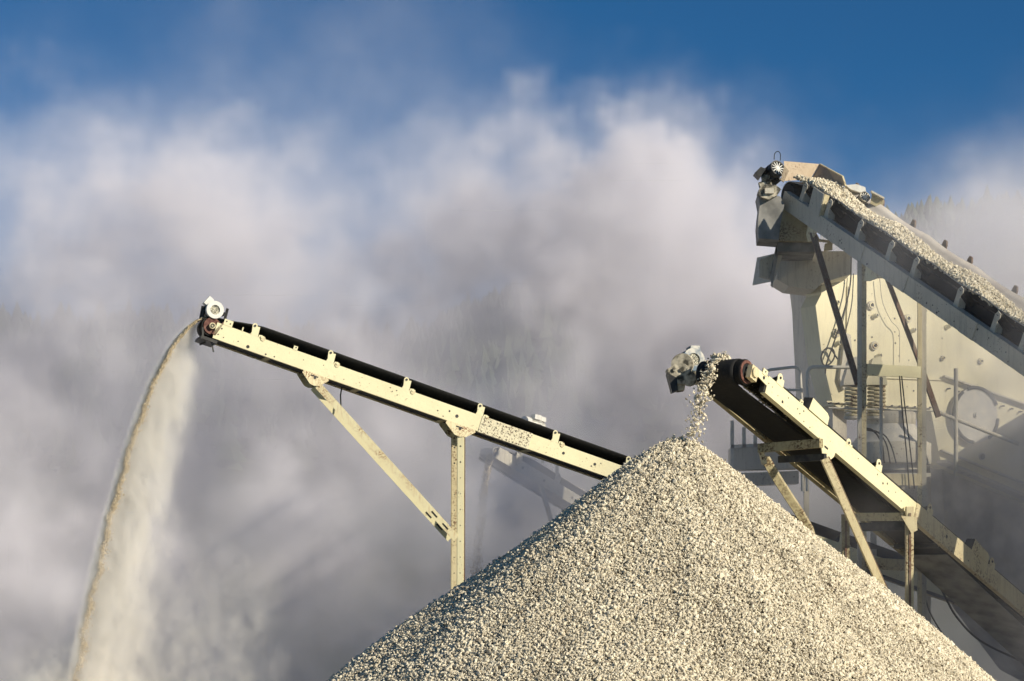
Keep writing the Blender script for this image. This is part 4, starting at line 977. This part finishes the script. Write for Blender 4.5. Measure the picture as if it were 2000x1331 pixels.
def tau_at(px, py):
    x = np.clip(px/100, 0, 19.999); y = np.clip(py/100, 0, 12.999)
    i = x.astype(int); j = y.astype(int); fx = x-i; fy = y-j; fx = fx*fx*(3-2*fx); fy = fy*fy*(3-2*fy)
    return (TAU[j,i]*(1-fx)+TAU[j,i+1]*fx)*(1-fy) + (TAU[j+1,i]*(1-fx)+TAU[j+1,i+1]*fx)*fy
def background_dust():
    lo = (-22.0, 47.0, -0.5); hi = (22.0, 71.0, 24.0); vx = 0.2
    n = [int((h-l)/vx) for l, h in zip(lo, hi)]
    size = [h-l for l, h in zip(lo, hi)]
    rng = np.random.default_rng(5)
    X = np.linspace(lo[0], hi[0], n[0])[:,None,None]; Y = np.linspace(lo[1], hi[1], n[1])[None,:,None]; Z = np.linspace(lo[2], hi[2], n[2])[None,None,:]
    # warp the lookup so that the edges of the banks curl
    wx = fractal(n, vx, 7, rng, 4.0); wz = fractal(n, vx, 7, rng, 4.0)
    Ym = 56.0
    yc = 56.5 + 1.8*fractal(n, vx, 9, rng, 4.6)
    px = 1000 + (X + wx*.55)/yc*F + 0*Y; py = H0 - (Z + wz*.55 - ZC)/yc*F + 0*Y - 62
    t = tau_at(px, py)
    yy = (Y-lo[1])/(hi[1]-lo[1])
    prof = (2.1*np.exp(-((Y-yc)/3.2)**2) + .12)*np.clip(yy/.12, 0, 1)*np.clip((1-yy)/.12, 0, 1)
    s = .75*fractal(n, vx, 8, rng, 4.2) + .62*fractal(n, vx, 4, rng, 3.3)
    b = 1 - np.abs(fractal(n, vx, 4, rng, 3.5, (1, 1, .8)))          # puffy ridges
    mod = np.exp(.82*s + .35*b - .50)
    mod = 1 + (np.minimum(mod, 2.6)-1)*np.clip(t/1.3, .12, 1)        # the rim of the cloud thins out evenly
    edge = np.clip((X-lo[0])/3, 0, 1)*np.clip((hi[0]-X)/3, 0, 1)*np.clip((hi[2]-Z)/3, 0, 1)
    thin = np.clip(t/.6, 0, 1)
    body = np.clip(t-.22, 0, 9)*1.05; veil = np.minimum(t, .22)*.55
    d = np.clip(mod*body*.80 + .15*body + veil*np.exp(.35*s-.1), 0, 6)*prof*edge/16.0*DUST_K
    return grid_volume('dust_cloud', d, lo, hi, vol_mat('dust', (.965,.945,.985), -0.28))
DUST_K = 2.2
o = background_dust()
tag(o, 'huge pale grey dust cloud billowing across the sky behind the machines', 'dust cloud', kind='stuff')

# dust drifting between the machines
TAU2 = """
0 0 0 0 0 0 0 0 0 0 0
0 0 0 0 0 0 0 0 0 .02 .05
0 0 0 0 0 0 0 .02 .02 .08 .30
0 0 0 0 0 .05 .05 .05 .06 .65 1.7
0 0 .05 .1 .4 3.0 .4 .10 .12 .5 .9
0 .1 .2 .3 .9 4.0 .9 .3 .30 .50 .70
.1 .1 .3 .4 .5 .9 .5 .3 .25 .3 .35
.1 .1 .3 .4 .5 .7 .5 .3 .3 .35 .45
"""
TAU2 = np.array([[float(x) for x in r.split()] for r in TAU2.strip().split('\n')], dtype=np.float32)
def near_dust():
    lo = (-8.0, 33.0, 0.0); hi = (15.0, 47.5, 13.0); vx = 0.2
    n = [int((h-l)/vx) for l, h in zip(lo, hi)]; rng = np.random.default_rng(77)
    X = np.linspace(lo[0], hi[0], n[0])[:,None,None]; Y = np.linspace(lo[1], hi[1], n[1])[None,:,None]; Z = np.linspace(lo[2], hi[2], n[2])[None,None,:]
    Ym = 41.5
    px = np.clip((1000 + X/Ym*F + 0*Y + 0*Z)/200, 0, 9.999); py = np.clip((H0 - (Z-ZC)/Ym*F + 0*Y + 0*X)/200, 0, 6.999)
    i = px.astype(int); j = py.astype(int); fx = px-i; fy = py-j
    t = (TAU2[j,i]*(1-fx)+TAU2[j,i+1]*fx)*(1-fy) + (TAU2[j+1,i]*(1-fx)+TAU2[j+1,i+1]*fx)*fy
    s = fractal(n, vx, 5, rng, 3.8)
    mod = np.clip(.9 + .9*s, 0, 3)
    near = np.clip((X-1.2)/4, 0, 1)                      # only on the right does it reach in front of the machines
    y0 = 42.6 - near*8.6 + 2.0*np.clip((Z-5)/3, 0, 1)*np.clip((9-X)/2, 0, 1)
    ramp = np.clip((Y-y0)/1.5, 0, 1)*np.clip((hi[1]-Y)/1.5, 0, 1)*np.clip((X-lo[0])/2, 0, 1)*np.clip((hi[0]-X)/1.5, 0, 1)*np.clip((hi[2]-Z)/2, 0, 1)
    return grid_volume('drifting_dust', t*mod*ramp/7.5, lo, hi, vol_mat('drifting_dust', (.93,.92,.95), -0.2))
tag(near_dust(), 'thin dust drifting round the machines and the conveyor tails on the right', 'dust', kind='stuff')
# dust trailing from the falling sand
def sand_plume():
    lo = (-8.6, 37.2, 1.2); hi = (-3.6, 39.4, 8.6); vx = .05
    n = [int((h-l)/vx) for l, h in zip(lo, hi)]; rng = np.random.default_rng(9)
    X = np.linspace(lo[0], hi[0], n[0])[:,None,None]; Y = np.linspace(lo[1], hi[1], n[1])[None,:,None]; Z = np.linspace(lo[2], hi[2], n[2])[None,None,:]
    fall = np.clip(S0.z - Z, 0, 9); t = (-.25 + np.sqrt(.0625 + 4*4.9*fall))/9.8
    xc = S0.x - dL.x*2.07*t; yc = S0.y - dL.y*2.07*t
    s = fractal(n, vx, .8, rng, 3.4, (1,1,3.0)); s2 = fractal(n, vx, 1.3, rng, 4.2, (1,1,2.2)); s3 = fractal(n, vx, .6, rng, 3.6, (1,1,1.5))
    wid = .05 + .36*np.clip(fall/.9, 0, 1) + .085*fall                       # how far the veil spreads behind the ribbon
    wid = wid*(1 + .16*s2)
    u = (X - xc + .05)/np.maximum(wid, .05)
    side = np.exp(-np.clip(u-.35, 0, 9)**2*2.8)*np.clip(u*14+.5, 0, 1)*(1+.8*np.exp(-u*5*np.clip(fall, .2, 9)**.3))
    halo = .12*np.exp(-(np.clip(-u, 0, 9)*2.2)**2)*np.clip((fall-3.5)/2.5, 0, 1)
    thick = .22 + .10*fall/6
    d = (side*(1.0+.36*s+.14*s3).clip(.12, 3) + halo*(1+.5*s3).clip(0, 3))*np.exp(-((Y-yc-.16)/thick)**2)
    d = d*np.clip(fall/.25, 0, 1)*np.clip((X-lo[0])/.3, 0, 1)*np.clip((hi[0]-X)/.6, 0, 1)
    d = d*(1.05 - .55*np.clip(fall/7, 0, 1)) + .20*np.exp(-((X-SA[0]+.05)/.8)**2-((Y-SA[1])/.6)**2-((Z-2.2)/.55)**2)*(1+.6*s3).clip(0, 3)
    return grid_volume('sand_dust', d*10.0, lo, hi, vol_mat('sand_dust', (.998,.968,.905), -0.40))
tag(sand_plume(), 'bright cream veil of dust trailing behind the falling sand on the left', 'dust', kind='stuff')
